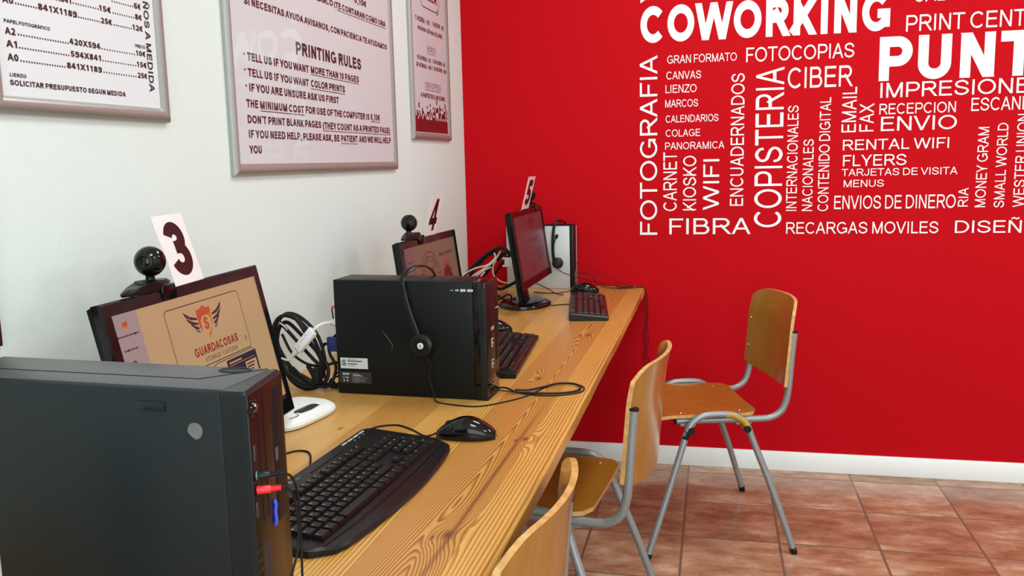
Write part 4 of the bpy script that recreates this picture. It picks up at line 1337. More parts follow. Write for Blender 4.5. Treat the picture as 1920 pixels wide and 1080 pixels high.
class Scr:
    """draws flat lit shapes on a screen; u to the right, v downwards, both 0..1"""
    def __init__(self, w, h):
        self.w, self.h, self.mb, self.k = w, h, MB(), 0

    def P(self, u, v, e):
        return (e, (u - 0.5) * self.w, (0.5 - v) * self.h)

    def poly(self, pts, mi):
        self.k += 1
        e = 0.00012 + 0.000012 * self.k
        self.mb.add([self.P(u, v, e) for u, v in pts], [tuple(range(len(pts)))], mi, False)

    def rect(self, u0, v0, u1, v1, mi):
        self.poly([(u0, v0), (u1, v0), (u1, v1), (u0, v1)], mi)

    def line(self, pts, t, mi, closed=False):
        asp = self.w / self.h
        self.k += 1
        e = 0.00012 + 0.000012 * self.k
        for q in ribbon([(u * asp, v) for u, v in pts], t, closed=closed):
            self.mb.add([self.P(a / asp, b, e) for a, b in q], [tuple(range(len(q)))], mi, False)

    def rrect(self, u0, v0, u1, v1, r, t, mi):
        asp = self.w / self.h
        ru = r / asp
        p = ell(u1 - ru, v0 + r, ru, r, -90, 0, 5) + ell(u1 - ru, v1 - r, ru, r, 0, 90, 5) + ell(u0 + ru, v1 - r, ru, r, 90, 180, 5) + ell(u0 + ru, v0 + r, ru, r, 180, 270, 5)
        self.line(p, t, mi, True)

    def text(self, s, u0, v0, u1, hv, mi, t=0.14):
        self.k += 1
        e = 0.00012 + 0.000012 * self.k
        put_text(self.mb, s, self.P(u0, v0, e), (0, (u1 - u0) * self.w, 0), (0, 0, hv * self.h), mi, t)


def shield_logo(S, cu, cv, sc, c_red, c_amb, c_dark, c_grey, c_bg):
    A = lambda p: [(cu + a * sc * 0.60, cv + b * sc) for a, b in p]
    S.poly(A([(0, -0.150), (0.030, -0.128), (0.070, -0.118), (0.104, -0.122), (0.100, 0.0), (0.060, 0.09), (0, 0.15)]), c_amb)
    S.poly(A([(0, -0.150), (-0.030, -0.128), (-0.070, -0.118), (-0.104, -0.122), (-0.104, 0.02), (-0.075, 0.08), (-0.072, -0.01), (-0.030, -0.05), (0.06, -0.06), (0.10, -0.08), (0.104, -0.122), (0.070, -0.118), (0.030, -0.128)]), c_red)
    S.poly(A([(-0.072, -0.02), (-0.03, -0.06), (0.04, -0.06), (0.075, -0.02), (0.07, 0.05), (0.02, 0.09), (-0.05, 0.085)]), c_bg)
    S.text('S', cu - 0.022 * sc, cv + 0.065 * sc, cu + 0.022 * sc, 0.115 * sc, c_red, 0.26)
    for sg in (-1, 1):
        for k, (l, dv, c) in enumerate(((0.175, -0.085, c_dark), (0.150, -0.042, c_dark), (0.110, -0.004, c_dark), (0.070, 0.030, c_grey))):
            S.poly(A([(sg * 0.112, dv + 0.028), (sg * (0.112 + l * 0.5), dv + 0.004), (sg * (0.112 + l), dv - 0.050 + k * 0.010), (sg * (0.112 + l * 0.86), dv - 0.002), (sg * (0.112 + l * 0.45), dv + 0.034), (sg * 0.112, dv + 0.045)]), c)


def make_monitor(label, top_c, yaw, tilt, W, H, draw, screen_mats, bw=0.017, foot=None):
    """top_c: centre of the front face; the stand drops to the worktop behind it"""
    c = Vector(top_c)
    back = Vector((-cos(yaw), -sin(yaw)))
    fb = Vector((c.x, c.y)) + back * 0.055
    t = thing('monitor', label, 'monitor', (fb.x, fb.y, DZ), yaw, 'desktop monitors on the worktop')
    head_M = Matrix.Translation((0.055, 0, c.z - DZ)) @ Matrix.Rotation(-tilt, 4, 'Y')
    # local head frame: +x out of the screen, y right, z up
    mb = MB()
    ow, oh, bb = W / 2, H / 2, bw * 1.5
    outer = [(-ow, -oh), (ow, -oh), (ow, oh), (-ow, oh)]
    inner = [(-ow + bw, -oh + bb), (ow - bw, -oh + bb), (ow - bw, oh - bw), (-ow + bw, oh - bw)]
    ring = lambda x, L: [(x, a, b) for a, b in L]
    shr = lambda L, d: [(a - math.copysign(d, a), b - math.copysign(d, b)) for a, b in L]
    mb.loft([ring(-0.014, outer), ring(-0.003, outer), ring(0.0, shr(outer, 0.003)), ring(0.0, shr(inner, -0.003)), ring(-0.003, inner)], 0, False, False, True, head_M)
    bezel = mb.build('bezel', M_gloss, t, sharp=30)
    S = Scr(W - 2 * bw, H - bw - bb)
    draw(S)
    off = Matrix.Translation((-0.0030, 0, (bb - bw) / 2))
    S.mb.v = [head_M @ (off @ p) for p in S.mb.v]
    S.mb.build('screen', screen_mats, t)
    mb = MB()
    mb.loft([ring(-0.012, shr(outer, 0.001)), ring(-0.024, shr(outer, 0.004)), ring(-0.030, [(a * 0.86, b * 0.80) for a, b in outer]), ring(-0.048, [(a * 0.62, b * 0.58) for a, b in outer])], 0, True, False, True, head_M)
    shell = mb.build('back_shell', M_black, t, sharp=30)
    # stand: neck and oval foot
    zb = c.z - DZ
    mb = MB()
    pth = [(0.004, 0, zb - 0.03), (0.004, 0, zb - oh * 0.8), (0.012, 0, 0.055), (0.020, 0, 0.020)]
    rings = []
    for k, p in enumerate(cat(pth, 4)):
        hw = 0.030 + 0.004 * k / 4
        rings.append([(p.x - 0.012, -hw, p.z), (p.x + 0.012, -hw, p.z), (p.x + 0.016, 0, p.z), (p.x + 0.012, hw, p.z), (p.x - 0.012, hw, p.z)])
    mb.loft(rings)
    mb.build('neck', M_gloss, t)
    rx, ry = foot or (0.088, 0.120)
    mb = MB()
    prof = [(0.96, 0.0), (1.0, 0.004), (0.985, 0.012), (0.90, 0.017), (0.55, 0.021), (0.02, 0.022)]
    mb.loft([[(0.022 + rx * r * cos(2 * pi * j / 40), ry * r * sin(2 * pi * j / 40), z) for j in range(40)] for r, z in prof])
    mb.build('foot', M_gloss, t, sharp=50)
    return t, head_M


def top_point(t, HM, W, H, along, d=0.0, up=0.0):
    """world point on the monitor's top edge"""
    p = HM @ Vector((d, along, H / 2 + up))
    a = t.rotation_euler[2]
    return Vector((t.location.x + p.x * cos(a) - p.y * sin(a), t.location.y + p.x * sin(a) + p.y * cos(a), t.location.z + p.z))


def draw3(S):
    S.rect(0, 0, 1, 1, 0)
    S.rect(0, 0, 0.145, 1, 1)
    S.poly([(0.055, 0.060), (0.066, 0.068), (0.080, 0.056), (0.084, 0.080), (0.078, 0.092), (0.054, 0.094)], 3); S.rect(0.052, 0.090, 0.086, 0.100, 4)
    for k, (u, v, l) in enumerate(((0.015, 0.140, 0.115), (0.030, 0.225, 0.075), (0.040, 0.365, 0.045), (0.085, 0.410, 0.030), (0.080, 0.44, 0.04), (0.070, 0.47, 0.05), (0.05, 0.55, 0.07))):
        x = u
        while x < u + l:
            w = 0.008 + 0.006 * ((int(x * 1000) * 7) % 3)
            S.rect(x, v, min(x + w, u + l), v + 0.011, 2)
            x += w + 0.004
    S.poly(ell(0.064, 0.315, 0.012, 0.020, 0, 360, 12)[:-1], 6); S.line([(0.064, 0.292), (0.064, 0.340)], 0.006, 1)
    S.rrect(0.290, 0.075, 0.825, 0.500, 0.035, 0.006, 2)
    shield_logo(S, 0.540, 0.222, 0.80, 3, 4, 2, 7, 0)
    S.text('GUARDACOSAS', 0.410, 0.427, 0.735, 0.060, 5, 0.23)
    S.text('STORAGE - CUSTODIA', 0.470, 0.478, 0.715, 0.030, 2, 0.12)
    S.line(ell(0.795, 0.425, 0.008, 0.014, 0, 360, 12), 0.004, 2, True)
    S.line([(0.795, 0.418), (0.795, 0.432)], 0.004, 2)
    S.line([(0.50, 0.530), (0.54, 0.516), (0.83, 0.512)], 0.005, 2)
    S.rect(0.605, 0.528, 0.845, 0.69, 6)
    S.rect(0.622, 0.548, 0.720, 0.559, 0); S.rect(0.622, 0.570, 0.825, 0.575, 4)
    S.rect(0.740, 0.590, 0.832, 0.68, 0)
    for k in range(3):
        S.rect(0.750, 0.606 + k * 0.022, 0.815 - 0.01 * k, 0.616 + k * 0.022, 2)
    S.rect(0.19, 0.66, 0.62, 0.67, 7)
    S.rect(0, 0.955, 1, 1, 2)


def draw4(S):
    S.rect(0, 0, 1, 1, 0)
    S.rect(0, 0, 0.185, 1, 1)
    for k, (v, l) in enumerate(((0.10, 0.03), (0.20, 0.10), (0.30, 0.12), (0.42, 0.03), (0.52, 0.10), (0.62, 0.09))):
        S.rect(0.05, v, 0.05 + l, v + 0.012, 2)
    cu, cv = 0.440, 0.500
    S.line(ell(cu, cv, 0.185, 0.37, 0, 360, 40), 0.014, 3, True)
    S.line(ell(cu, cv, 0.125, 0.250, 0, 360, 40), 0.010, 3, True)
    rq = random.Random(4)
    for k in range(40):                               # unreadable small lettering round the ring
        if k % 7 == 3:
            continue
        a = radians(k * 9)
        r0, r1 = 0.72 + rq.random() * 0.05, 0.86 + rq.random() * 0.06
        S.line([(cu + 0.185 * r0 * cos(a), cv + 0.37 * r0 * sin(a)), (cu + 0.185 * r1 * cos(a), cv + 0.37 * r1 * sin(a))], 0.018, 3)
    # small long-necked animal in the ring
    S.poly([(a_ - 0.018, b_ - 0.085) for a_, b_ in [(0.372, 0.47), (0.395, 0.43), (0.412, 0.45), (0.418, 0.60), (0.430, 0.67), (0.500, 0.67), (0.528, 0.72), (0.520, 0.80), (0.505, 0.74), (0.43, 0.74), (0.425, 0.80), (0.408, 0.80), (0.400, 0.66), (0.392, 0.50)]], 4)
    for u, v in ((0.455, 0.345), (0.482, 0.345), (0.469, 0.445), (0.495, 0.445)):
        S.rect(u, v, u + 0.016, v + 0.05, 5)
    # unreadable heading and a printed hand at the right
    x = 0.640
    while x < 0.905:
        if abs(x - 0.735) > 0.008:
            d = 0.012 * rq.random()
            S.rect(x, 0.185 + d, x + 0.0065, 0.232 + 0.012 * rq.random(), 5)
            S.rect(x, 0.205, x + 0.0115, 0.213, 5)
        x += 0.0125
    S.poly(ell(0.765, 0.66, 0.100, 0.30, 145, 395, 24), 3)
    for k in range(5):
        a = radians(205 + k * 130 / 4)
        S.line([(0.765 + 0.075 * cos(a), 0.56 + 0.17 * sin(a)), (0.765 + 0.115 * cos(a), 0.53 + (0.23 + 0.03 * sin(k * pi / 4)) * sin(a))], 0.060, 4)
    S.poly(ell(0.785, 0.70, 0.032, 0.10, 0, 360, 16)[:-1], 0)
    S.line([(0.755, 0.52), (0.765, 0.57)], 0.02, 0)


def draw5(S):
    S.rect(0, 0, 1, 1, 0)
    S.line([(0.27, 0.055), (0.84, 0.055)], 0.006, 1)
    shield_logo(S, 0.56, 0.185, 0.85, 1, 1, 1, 1, 0)
    S.rect(0.40, 0.395, 0.74, 0.455, 2)
    S.rect(0.47, 0.475, 0.70, 0.487, 1)
    S.line([(0.33, 0.545), (0.86, 0.535)], 0.006, 1)
    S.rect(0.62, 0.58, 0.88, 0.78, 1); S.rect(0.80, 0.62, 0.89, 0.74, 2)
    for k in range(5):
        S.rect(0.36, 0.59 + 0.055 * k, 0.50 + 0.02 * (k % 2), 0.60 + 0.055 * k, 1)
    for k in range(3):
        S.rect(0.55, 0.61 + 0.03 * k, 0.60, 0.62 + 0.03 * k, 1)
    S.rect(0.38, 0.86, 0.56, 0.875, 1); S.rect(0.40, 0.90, 0.52, 0.91, 1)


W3, H3, W4, H4, W5, H5 = 0.475, 0.290, 0.440, 0.250, 0.485, 0.266
mon3, HM3 = make_monitor('black monitor under number 3 showing a winged shield logo', (0.207, -2.278, 0.934), radians(2.7), radians(12.4), W3, H3, draw3,
                         [E_tan, E_lil, E_dark, E_orange, E_amber, E_brown, E_navy, E_teal])
mon4, HM4 = make_monitor('black monitor under number 4 behind the middle black tower', (0.252, -1.207, 0.935), radians(-2.3), radians(7.4), W4, H4, draw4,
                         [E_tan2, E_lil2, E_dark, E_rose2, E_brown, E_dark])
mon5, HM5 = make_monitor('black monitor under number 5 near the red wall, reflecting red', (0.388, -0.500, 0.961), radians(-0.9), radians(8.2), W5, H5, draw5,
                         [E_rose, E_rose2, E_rose2], foot=(0.092, 0.122))

# ---------------------------------------------------------------- number cards on the monitors


def number_card(digit, label, pos, yaw, tilt, w=0.092, h=0.116):
    t = thing('number_card', label, 'number card', pos, yaw, 'number cards on the monitors')
    Mx = Matrix.Rotation(-tilt, 4, 'Y')
    MB().box((-0.0006, 0, h / 2), (0.0012, w, h), 0, 2, 0, Mx).build('card', M_card, t)
    mb = MB()
    ww = w * (0.70 if digit != '4' else 0.66)
    put_text(mb, digit, (0.0003, -ww / 2, h * 0.115), (0, ww, 0), (0, 0, h * 0.78), 0, 0.205 if digit == '4' else 0.235)
    mb.v = [Mx @ p for p in mb.v]
    mb.build('numeral', M_numeral, t)
    return t


number_card('3', 'white card with a dark numeral 3 on the nearest monitor', (0.1825, -2.288, 1.0755), radians(6.1), radians(16.5), 0.095)
number_card('4', 'white card with a dark numeral 4 on the middle monitor', (0.2360, -1.2025, 1.0585), radians(-4.0), radians(-14.7), 0.083, 0.118)
number_card('5', 'white card with a dark numeral 5 on the monitor by the red wall', (0.3685, -0.534, 1.0930), radians(-2.3), radians(-14.3), 0.095)

# ---------------------------------------------------------------- webcams


def make_webcam(label, pos, yaw, r, look, clip_c=0.0):
    """pos: top edge of the monitor under the clip"""
    t = thing('webcam', label, 'webcam', pos, yaw, 'ball webcams clipped on the monitors')
    cz = 0.021 + r
    cl = MB()
    cl.loft([[(0.017 * math.copysign(abs(cx) ** 0.8, cx) * (1 - 0.35 * max(0, -cy)) - 0.007, clip_c + 0.062 * cy * s, z - 0.006 * max(0, -cy) * (z > 0.004)) for cx, cy in [(cos(2 * pi * j / 28), sin(2 * pi * j / 28)) for j in range(28)]] for s, z in ((0.97, 0.0002), (1.0, 0.004), (0.97, 0.011), (0.82, 0.0150), (0.4, 0.0165), (0.1, 0.0165))])
    cl.build('clip', M_satin, t)
    MB().box((0.0105, clip_c + 0.034, -0.005), (0.006, 0.040, 0.026), 0.0028).build('front_hook', M_gloss, t)
    MB().lathe([(0.010, 0.010), (0.0075, 0.014), (0.007, 0.022), (0.009, 0.026)], 16, 0, Matrix.Translation((-0.012, 0, 0))).build('neck', M_satin, t)
    ball = MB()
    ball.lathe([(r * sin(pi * k / 16), -r * cos(pi * k / 16)) for k in range(17)], 28, 0, Matrix.Translation((-0.010, 0, cz)))
    bo = ball.build('ball', M_gloss, t, sharp=60)
    d = Vector(look).normalized()
    LM = Matrix.Translation(Vector((-0.010, 0, cz)) + d * r * 0.90) @ rot_to(d)
    MB().lathe([(r * 0.52, -0.001), (r * 0.52, r * 0.11), (r * 0.40, r * 0.13), (r * 0.34, r * 0.05), (r * 0.20, r * 0.02), (0.0002, r * 0.02)], 24, 0, LM).build('lens_ring', M_satin, bo)
    MB().lathe([(r * 0.17, 0), (r * 0.14, r * 0.06), (r * 0.06, r * 0.09), (0.0002, r * 0.095)], 16, 0, LM).build('lens', M_lens, bo)
    MB().tube(cat([(-0.016, 0.012, cz - r * 0.6), (-0.024, 0.018, 0.012), (-0.030, 0.016, -0.010), (-0.045, 0.004, -0.06)], 6), 0.0016, 7).build('cable', M_rub, t)
    return t


cam3 = make_webcam('glossy black ball webcam beside number 3', top_point(mon3, HM3, W3, H3, -0.080, -0.008), radians(3), 0.0238, (0.17, -0.83, 0.05), -0.022)
cam4 = make_webcam('glossy black ball webcam beside number 4', top_point(mon4, HM4, W4, H4, -0.105, -0.008), radians(-2), 0.0225, (0.73, -0.70, 0.20), 0.0)
cam5 = make_webcam('glossy black ball webcam half behind number 5', top_point(mon5, HM5, W5, H5, 0.125, -0.008), radians(-1), 0.0200, (0.85, -0.50, 0.05), -0.01)

# ---------------------------------------------------------------- keyboards
ROWS = ['`1234567890-=', 'QWERTYUIOP[]', 'ASDFGHJKLÑ', 'ZXCVBNM,.-']


def kbd_layout():
    """(row, x in key units, width in units, legend)"""
    K = []
    K.append((0, 0, 1, 'E'))
    for i in range(12):
        K.append((0, 2 + i + (i // 4) * 0.5, 1, 'F'))
    for i in range(3):
        K.append((0, 15.25 + i, 1, 'P'))
    for i in range(13):
        K.append((1, i, 1, '|1234567890-I'[i]))
    K.append((1, 13, 2, '-'))
    K.append((2, 0, 1.5, 'I'))
    for i in range(12):
        K.append((2, 1.5 + i, 1, 'QWERTYUIOP(I'[i]))
    K.append((2, 13.5, 1.5, ''))
    K.append((3, 0, 1.75, 'M'))
    for i in range(12):
        K.append((3, 1.75 + i, 1, 'ASDFGHJKLÑ)C'[i]))
    K.append((3, 13.75, 1.25, 'I'))
    K.append((4, 0, 1.25, 'T'))
    for i in range(11):
        K.append((4, 1.25 + i, 1, 'IZXCVBNM,.-'[i]))
    K.append((4, 12.25, 2.75, 'T'))
    for x, w in ((0, 1.4), (1.4, 1.2), (2.6, 1.2), (3.8, 5.9), (9.7, 1.2), (10.9, 1.2), (12.1, 1.3), (13.4, 1.6)):
        K.append((5, x, w, 'C' if w < 5 else ''))
    for r in (1, 2):
        for i in range(3):
            K.append((r, 15.25 + i, 1, 'I'))
    K.append((4, 16.25, 1, 'I'))
    for i in range(3):
        K.append((5, 15.25 + i, 1, '-'))
    for r in (1, 2, 3, 4):
        for i in range(3):
            K.append((r, 18.5 + i, 1, {1: '|-X', 2: '789', 3: '456', 4: '123'}[r][i]))
    K.append((5, 18.5, 2, '0'))
    K.append((5, 20.5, 1, '.'))
    K.append((1, 21.5, 1, '-'))
    K.append((2.5, 21.5, 1, '|'))
    K.append((4.5, 21.5, 1, 'E'))
    return K


def key_mesh(mb, x, y, z, w, d, leg, slope):
    """one tapered keycap; x is towards the user, y to the right"""
    hh = 0.0072
    M = Matrix.Translation((x, y, z)) @ Matrix.Rotation(slope, 4, 'Y')
    rings = []
    for sx, sy, zz in ((d, w, 0.0), (d * 0.97, w * 0.97, 0.0015), (d * 0.80, w - 0.0042, hh - 0.0008), (d * 0.74, w - 0.0054, hh)):
        rings.append([(-sx / 2 - 0.0004 * (zz > 0.003), -sy / 2, zz), (sx / 2 - 0.0010 * (zz > 0.003), -sy / 2, zz), (sx / 2 - 0.0010 * (zz > 0.003), sy / 2, zz), (-sx / 2 - 0.0004 * (zz > 0.003), sy / 2, zz)])
    mb.loft(rings, 0, True, False, True, M)
    if leg:
        n0 = len(mb.v)
        put_text(mb, leg, (-0.0010, -w / 2 + 0.0042, hh + 0.0001), (0, 0.0030 if leg not in 'I|.' else 0.0008, 0), (-0.0036, 0, 0), 1, 0.16)
        for i in range(n0, len(mb.v)):
            mb.v[i] = M @ mb.v[i]


def make_keyboard(label, loc, yaw, wide, detail):
    """local: x to the user, y to the right, origin at the centre of the base"""
    t = thing('keyboard', label, 'keyboard', loc, yaw, 'black keyboards on the worktop')
    U = 0.01905
    KW = 22.5 * U
    Lh = KW / 2 + (0.028 if wide else 0.020)
    xb, xf = (-0.100, 0.060) if wide else (-0.062, 0.066)
    hb, hf = 0.026, 0.013
    # body: outline with a bowed palm rest in front
    N = 24
    outline = []
    for j in range(N + 1):
        s = -1 + 2 * j / N
        pr = 0.042 * (1 - 0.55 * s * s) - 0.03 * max(0, (abs(s) - 0.86) / 0.14) ** 2 if wide else 0.0
        outline.append((xf + pr, Lh * s))
    outline += [(xb + 0.014 if wide else xb + 0.004, Lh), (xb + (0.005 if wide else 0.0), Lh - 0.006), (xb, Lh - 0.02 if wide else Lh - 0.01)]
    outline += [(xb, -Lh + 0.02 if wide else -Lh + 0.01), (xb + (0.005 if wide else 0.0), -Lh + 0.006), (xb + 0.014 if wide else xb + 0.004, -Lh)]

    def zt(x):
        f = (x - xb) / (xf - xb)
        z = hb + (hf - hb) * min(1, max(0, f))
        return z - (0.007 * ((x - xf) / 0.042) ** 1.6 if x > xf else 0)
    mb = MB()
    shr = lambda k: [(a - math.copysign(min(k, 0.003), a - (xb + xf) / 2), b * (1 - k / Lh)) for a, b in outline]
    mb.loft([[(a, b, 0.0) for a, b in shr(0.004)], [(a, b, 0.003) for a, b in outline], [(a, b, max(0.005, zt(a) - 0.003)) for a, b in outline], [(a, b, zt(a)) for a, b in shr(0.003)]], 0)
    body = mb.build('body', M_satin, t, sharp=35)
    slope = atan2(hb - hf, xf - xb)
    if wide:
        # palm-rest line, media strip and maker's mark
        s_ = MB()
        s_.tube(cat([(xf + 0.0012 + 0.010 * (1 - (y / Lh) ** 2), y, zt(xf) + 0.0002) for y in [-Lh * 0.93 + Lh * 1.86 * k / 10 for k in range(11)]], 3), 0.0009, 5)
        s_.build('palm_rest_seam', M_black, body)
        for k in range(4):
            MB().box((xb + 0.010, 0.140 + k * 0.0225, zt(xb + 0.010) + 0.0005), (0.0045, 0.018, 0.0016), 0.0006).build('media_button', M_silver, body)
        g = MB()
        g.box((xb + 0.022, -0.125, zt(xb + 0.022) + 0.0002), (0.0018, 0.10, 0.0012)); g.box((xb + 0.022, 0.050, zt(xb + 0.022) + 0.0002), (0.0018, 0.11, 0.0012))
        g.build('groove', M_black, body)
        for k in range(3):
            MB().lathe([(0.0013, 0), (0.0010, 0.0006), (0.0001, 0.0008)], 10, 0, Matrix.Translation((xb + 0.018, 0.165 + k * 0.018, zt(xb + 0.018)))).build('indicator_light', M_legend, body)
        l = MB()
        zz = zt(xb + 0.014) + 0.0004
        for q in ribbon(c2([(-0.0045, -0.003), (-0.001, 0.0035), (0.003, 0.002), (0.0035, -0.002), (0.0, -0.003)]), 0.0016) + ribbon([(0.004, -0.001), (0.0065, 0.0)], 0.0014):
            l.add([(xb + 0.014 - b, -0.052 + a, zz) for a, b in q], [tuple(range(len(q)))], 0, False)
        put_text(l, 'LOGITECH', (xb + 0.0175, -0.044, zz), (0, 0.016, 0), (-0.0026, 0, 0), 0, 0.14)
        l.build('maker_mark', M_legend, body)
    x0 = xf - 5.5 * U + (-0.004 if wide else -0.006)
    y0 = -KW / 2
    K = kbd_layout()
    K.sort(key=lambda k: (k[0] * -1, k[1]))
    rest = MB()
    allk = MB()
    for i, (r, ux, uw, leg) in enumerate(K):
        x = x0 + r * U - (0.006 if r == 0 else 0.0)
        y = y0 + (ux + uw / 2) * U
        d = U - 0.0012
        if r in (2.5, 4.5):
            d = 2 * U - 0.0012
        tgt = MB() if (detail and i < 96) else (rest if detail else allk)
        key_mesh(tgt, x, y, zt(x) - 0.0010, uw * U - 0.0012, d, leg, slope)
        if detail and i < 96:
            tgt.build('key', [M_key, M_legend], t)
    if detail:
        o = rest.build('small_keys', [M_key, M_legend], t)
        o['kind'] = 'stuff'
    else:
        o = allk.build('keys', [M_key, M_legend], t)
        o['kind'] = 'stuff'
    return t, xb, Lh


make_keyboard('large black multimedia keyboard in the foreground beside the slate tower', (0.464, -2.306, DZ), radians(-3.0), True, True)
make_keyboard('black keyboard half hidden behind the middle black tower', (0.475, -1.335, DZ), radians(4.5), False, True)
make_keyboard('black keyboard near the red wall, in front of number 5', (0.590, -0.560, DZ), radians(8.5), False, True)

# ---------------------------------------------------------------- mice


def make_mouse(label, loc, yaw, cable):
    """nose points to local -x"""
    t = thing('computer_mouse', label, 'mouse', loc, yaw, 'black mice on the worktop')
    L, Wd, Hh = 0.112, 0.062, 0.041
    rings = []
    n = 24
    for k in range(15):
        f = k / 14
        x = -L / 2 + L * f
        env = sin(pi * min(1, max(0, 0.035 + 0.93 * f))) ** 0.42
        w = Wd / 2 * env * (0.90 + 0.16 * f - 0.05 * sin(pi * f))
        h = Hh * (0.40 + 0.60 * sin(pi * (0.12 + 0.72 * f)) ** 1.1) * (sin(pi * min(0.97, 0.06 + 0.915 * f)) ** 0.32)
        ring = []
        for j in range(n):
            a = 2 * pi * j / n
            cx, cz = cos(a), sin(a)
            z = 0.004 + (h - 0.004) * (abs(cz) ** 0.75) if cz > 0 else 0.004 - 0.0035 * abs(cz) ** 0.6
            yy = w * math.copysign(abs(cx) ** 0.72, cx) * (1.0 - 0.10 * max(0, cz))
            ring.append((x, yy, z))
        rings.append(ring)
    body = MB().loft(rings, 0).build('shell', M_gloss, t, sharp=70)
    MB().lathe([(0.0085, -0.0035), (0.0105, -0.0025), (0.0105, 0.0025), (0.0085, 0.0035)], 18, 0, Matrix.Translation((-0.031, 0, 0.0230)) @ rot_to((0, 1, 0))).build('scroll_wheel', M_rub, body)
    for sg in (-1, 1):
        pts = [(-L / 2 + 0.012 + k * 0.011, sg * (0.0268 + 0.0015 * sin(k)), 0.014 - 0.0006 * k) for k in range(9)]
        MB().tube(cat([(-0.040, sg * 0.0225, 0.013), (-0.010, sg * 0.0262, 0.0165), (0.020, sg * 0.0285, 0.0150), (0.042, sg * 0.0235, 0.010)], 5), 0.0012, 6).build('side_seam', M_black, body)
    if cable:
        MB().tube(cat(cable, 7), 0.0018, 7).build('cable', M_rub, t)
    return t


make_mouse('black mouse lying beside the foreground keyboard', (0.5650, -2.016, DZ), radians(7), [(-0.054, 0, 0.010), (-0.070, -0.003, 0.004), (-0.085, 0.004, 0.002), (-0.115, 0.040, 0.002), (-0.150, 0.068, 0.002), (-0.182, 0.060, 0.002), (-0.196, 0.045, 0.002)])
make_mouse('black mouse peeping out behind the middle black tower', (0.366, -1.010, DZ), radians(12), [(-0.054, 0, 0.010), (-0.08, 0.0, 0.003), (-0.14, 0.03, 0.002)])
make_mouse('black mouse in front of the silver tower', (0.5250, -0.185, DZ), radians(8), [(-0.054, 0, 0.010), (-0.075, -0.006, 0.004), (-0.115, -0.020, 0.002), (-0.160, -0.008, 0.002), (-0.200, 0.020, 0.002)])

# ---------------------------------------------------------------- headsets


def headset(label, mats, band, cup_c, cup_n, rc, second, cable, boom=None, badge=True):
    t = thing('headset', label, 'headset', cup_c, 0, 'headsets hung over the computer towers')
    C0 = Vector(cup_c)
    rel = lambda p: Vector(p) - C0
    MB().tube(cat([rel(p) for p in band], 8), 0.0065, 10, 0, False, None, 0.35).build('headband', M_satin, t)
    for ci, (cc, nn) in enumerate(((cup_c, cup_n), second)):
        X = Matrix.Translation(rel(cc)) @ rot_to(nn)
        cup = MB().lathe([(rc * 0.96, 0.0), (rc, 0.003), (rc * 0.95, 0.009), (rc * 0.72, 0.0125), (rc * 0.55, 0.013), (0.0002, 0.0128)], 28, 0, X).build('ear_cup', M_satin, t)
        MB().lathe([(rc * 0.6, -0.010), (rc * 0.98, -0.009), (rc * 1.06, -0.005), (rc * 1.0, 0.0005)], 28, 0, X).build('ear_cushion', M_rub, cup)
        if badge and ci == 0:
            b = MB()
            b.lathe([(0.0068, 0.0125), (0.0068, 0.0138), (0.0002, 0.0139)], 24, 0, X)
            for q in ribbon(c2([(0.000, 0.0038), (-0.0022, 0.0005), (-0.0012, -0.0028), (0.0016, -0.0026), (0.0022, -0.0002), (0.0002, 0.0008)]), 0.0015):
                b.add([X @ Vector((a_, b_, 0.0142)) for a_, b_ in q], [tuple(range(len(q)))], 1, False)
            b.build('round_badge', [M_plast, M_ink], cup)
    if boom:
        bo = MB()
        bo.tube(cat([rel(p) for p in boom], 7), 0.0022, 8)
        o = bo.build('microphone_arm', M_rub, t)
        e = rel(boom[-1])
        d = (rel(boom[-1]) - rel(boom[-2])).normalized()
        MB().lathe([(0.003, -0.004), (0.0062, 0.001), (0.0066, 0.008), (0.004, 0.014), (0.0005, 0.016)], 16, 0, Matrix.Translation(e) @ rot_to(d)).build('microphone', M_rub, o)
    MB().tube(cat([rel(p) for p in cable], 7), 0.0016, 7).build('cable', M_rub, t)
    return t


W_ = lambda x, y, z: tuple(B_world(hxB + x, y, z))
ny = (sin(aB), -cos(aB), 0.05)
headset('black headset with a white round badge draped over the middle black tower', None,
        [W_(-0.147, -hyB - 0.020, 0.128), W_(-0.158, -hyB - 0.017, 0.160), W_(-0.172, -hyB - 0.013, 0.195), W_(-0.183, -hyB - 0.010, 0.232), W_(-0.187, -hyB - 0.008, 0.262), W_(-0.182, -hyB + 0.012, 0.2815), W_(-0.170, 0.0, 0.289), W_(-0.158, hyB - 0.012, 0.281), W_(-0.150, hyB + 0.010, 0.255), W_(-0.147, hyB + 0.014, 0.20), W_(-0.145, hyB + 0.018, 0.13)],
        W_(-0.143, -hyB - 0.0125, 0.122), ny, 0.0268, (W_(-0.145, hyB + 0.0125, 0.122), (-ny[0], -ny[1], 0.05)),
        [W_(-0.137, -hyB - 0.012, 0.100), W_(-0.128, -hyB - 0.010, 0.075), W_(-0.131, -hyB - 0.010, 0.050), W_(-0.118, -hyB - 0.018, 0.012), W_(-0.105, -hyB - 0.035, 0.0020), W_(-0.060, -hyB - 0.050, 0.0018), W_(-0.010, -hyB - 0.052, 0.0018),
         W_(0.030, -hyB - 0.018, 0.0018), W_(0.075, -hyB + 0.050, 0.0018), (0.655, -1.612, DZ + 0.0018), (0.700, -1.596, DZ + 0.0018), (0.7315, -1.625, DZ + 0.0018), (0.7300, -1.668, DZ + 0.0018), (0.690, -1.700, DZ + 0.0018), (0.640, -1.708, DZ + 0.0018), (0.590, -1.698, DZ + 0.004), tuple(B_world(hxB + 0.004, -hyB + 0.045, 0.0135))])
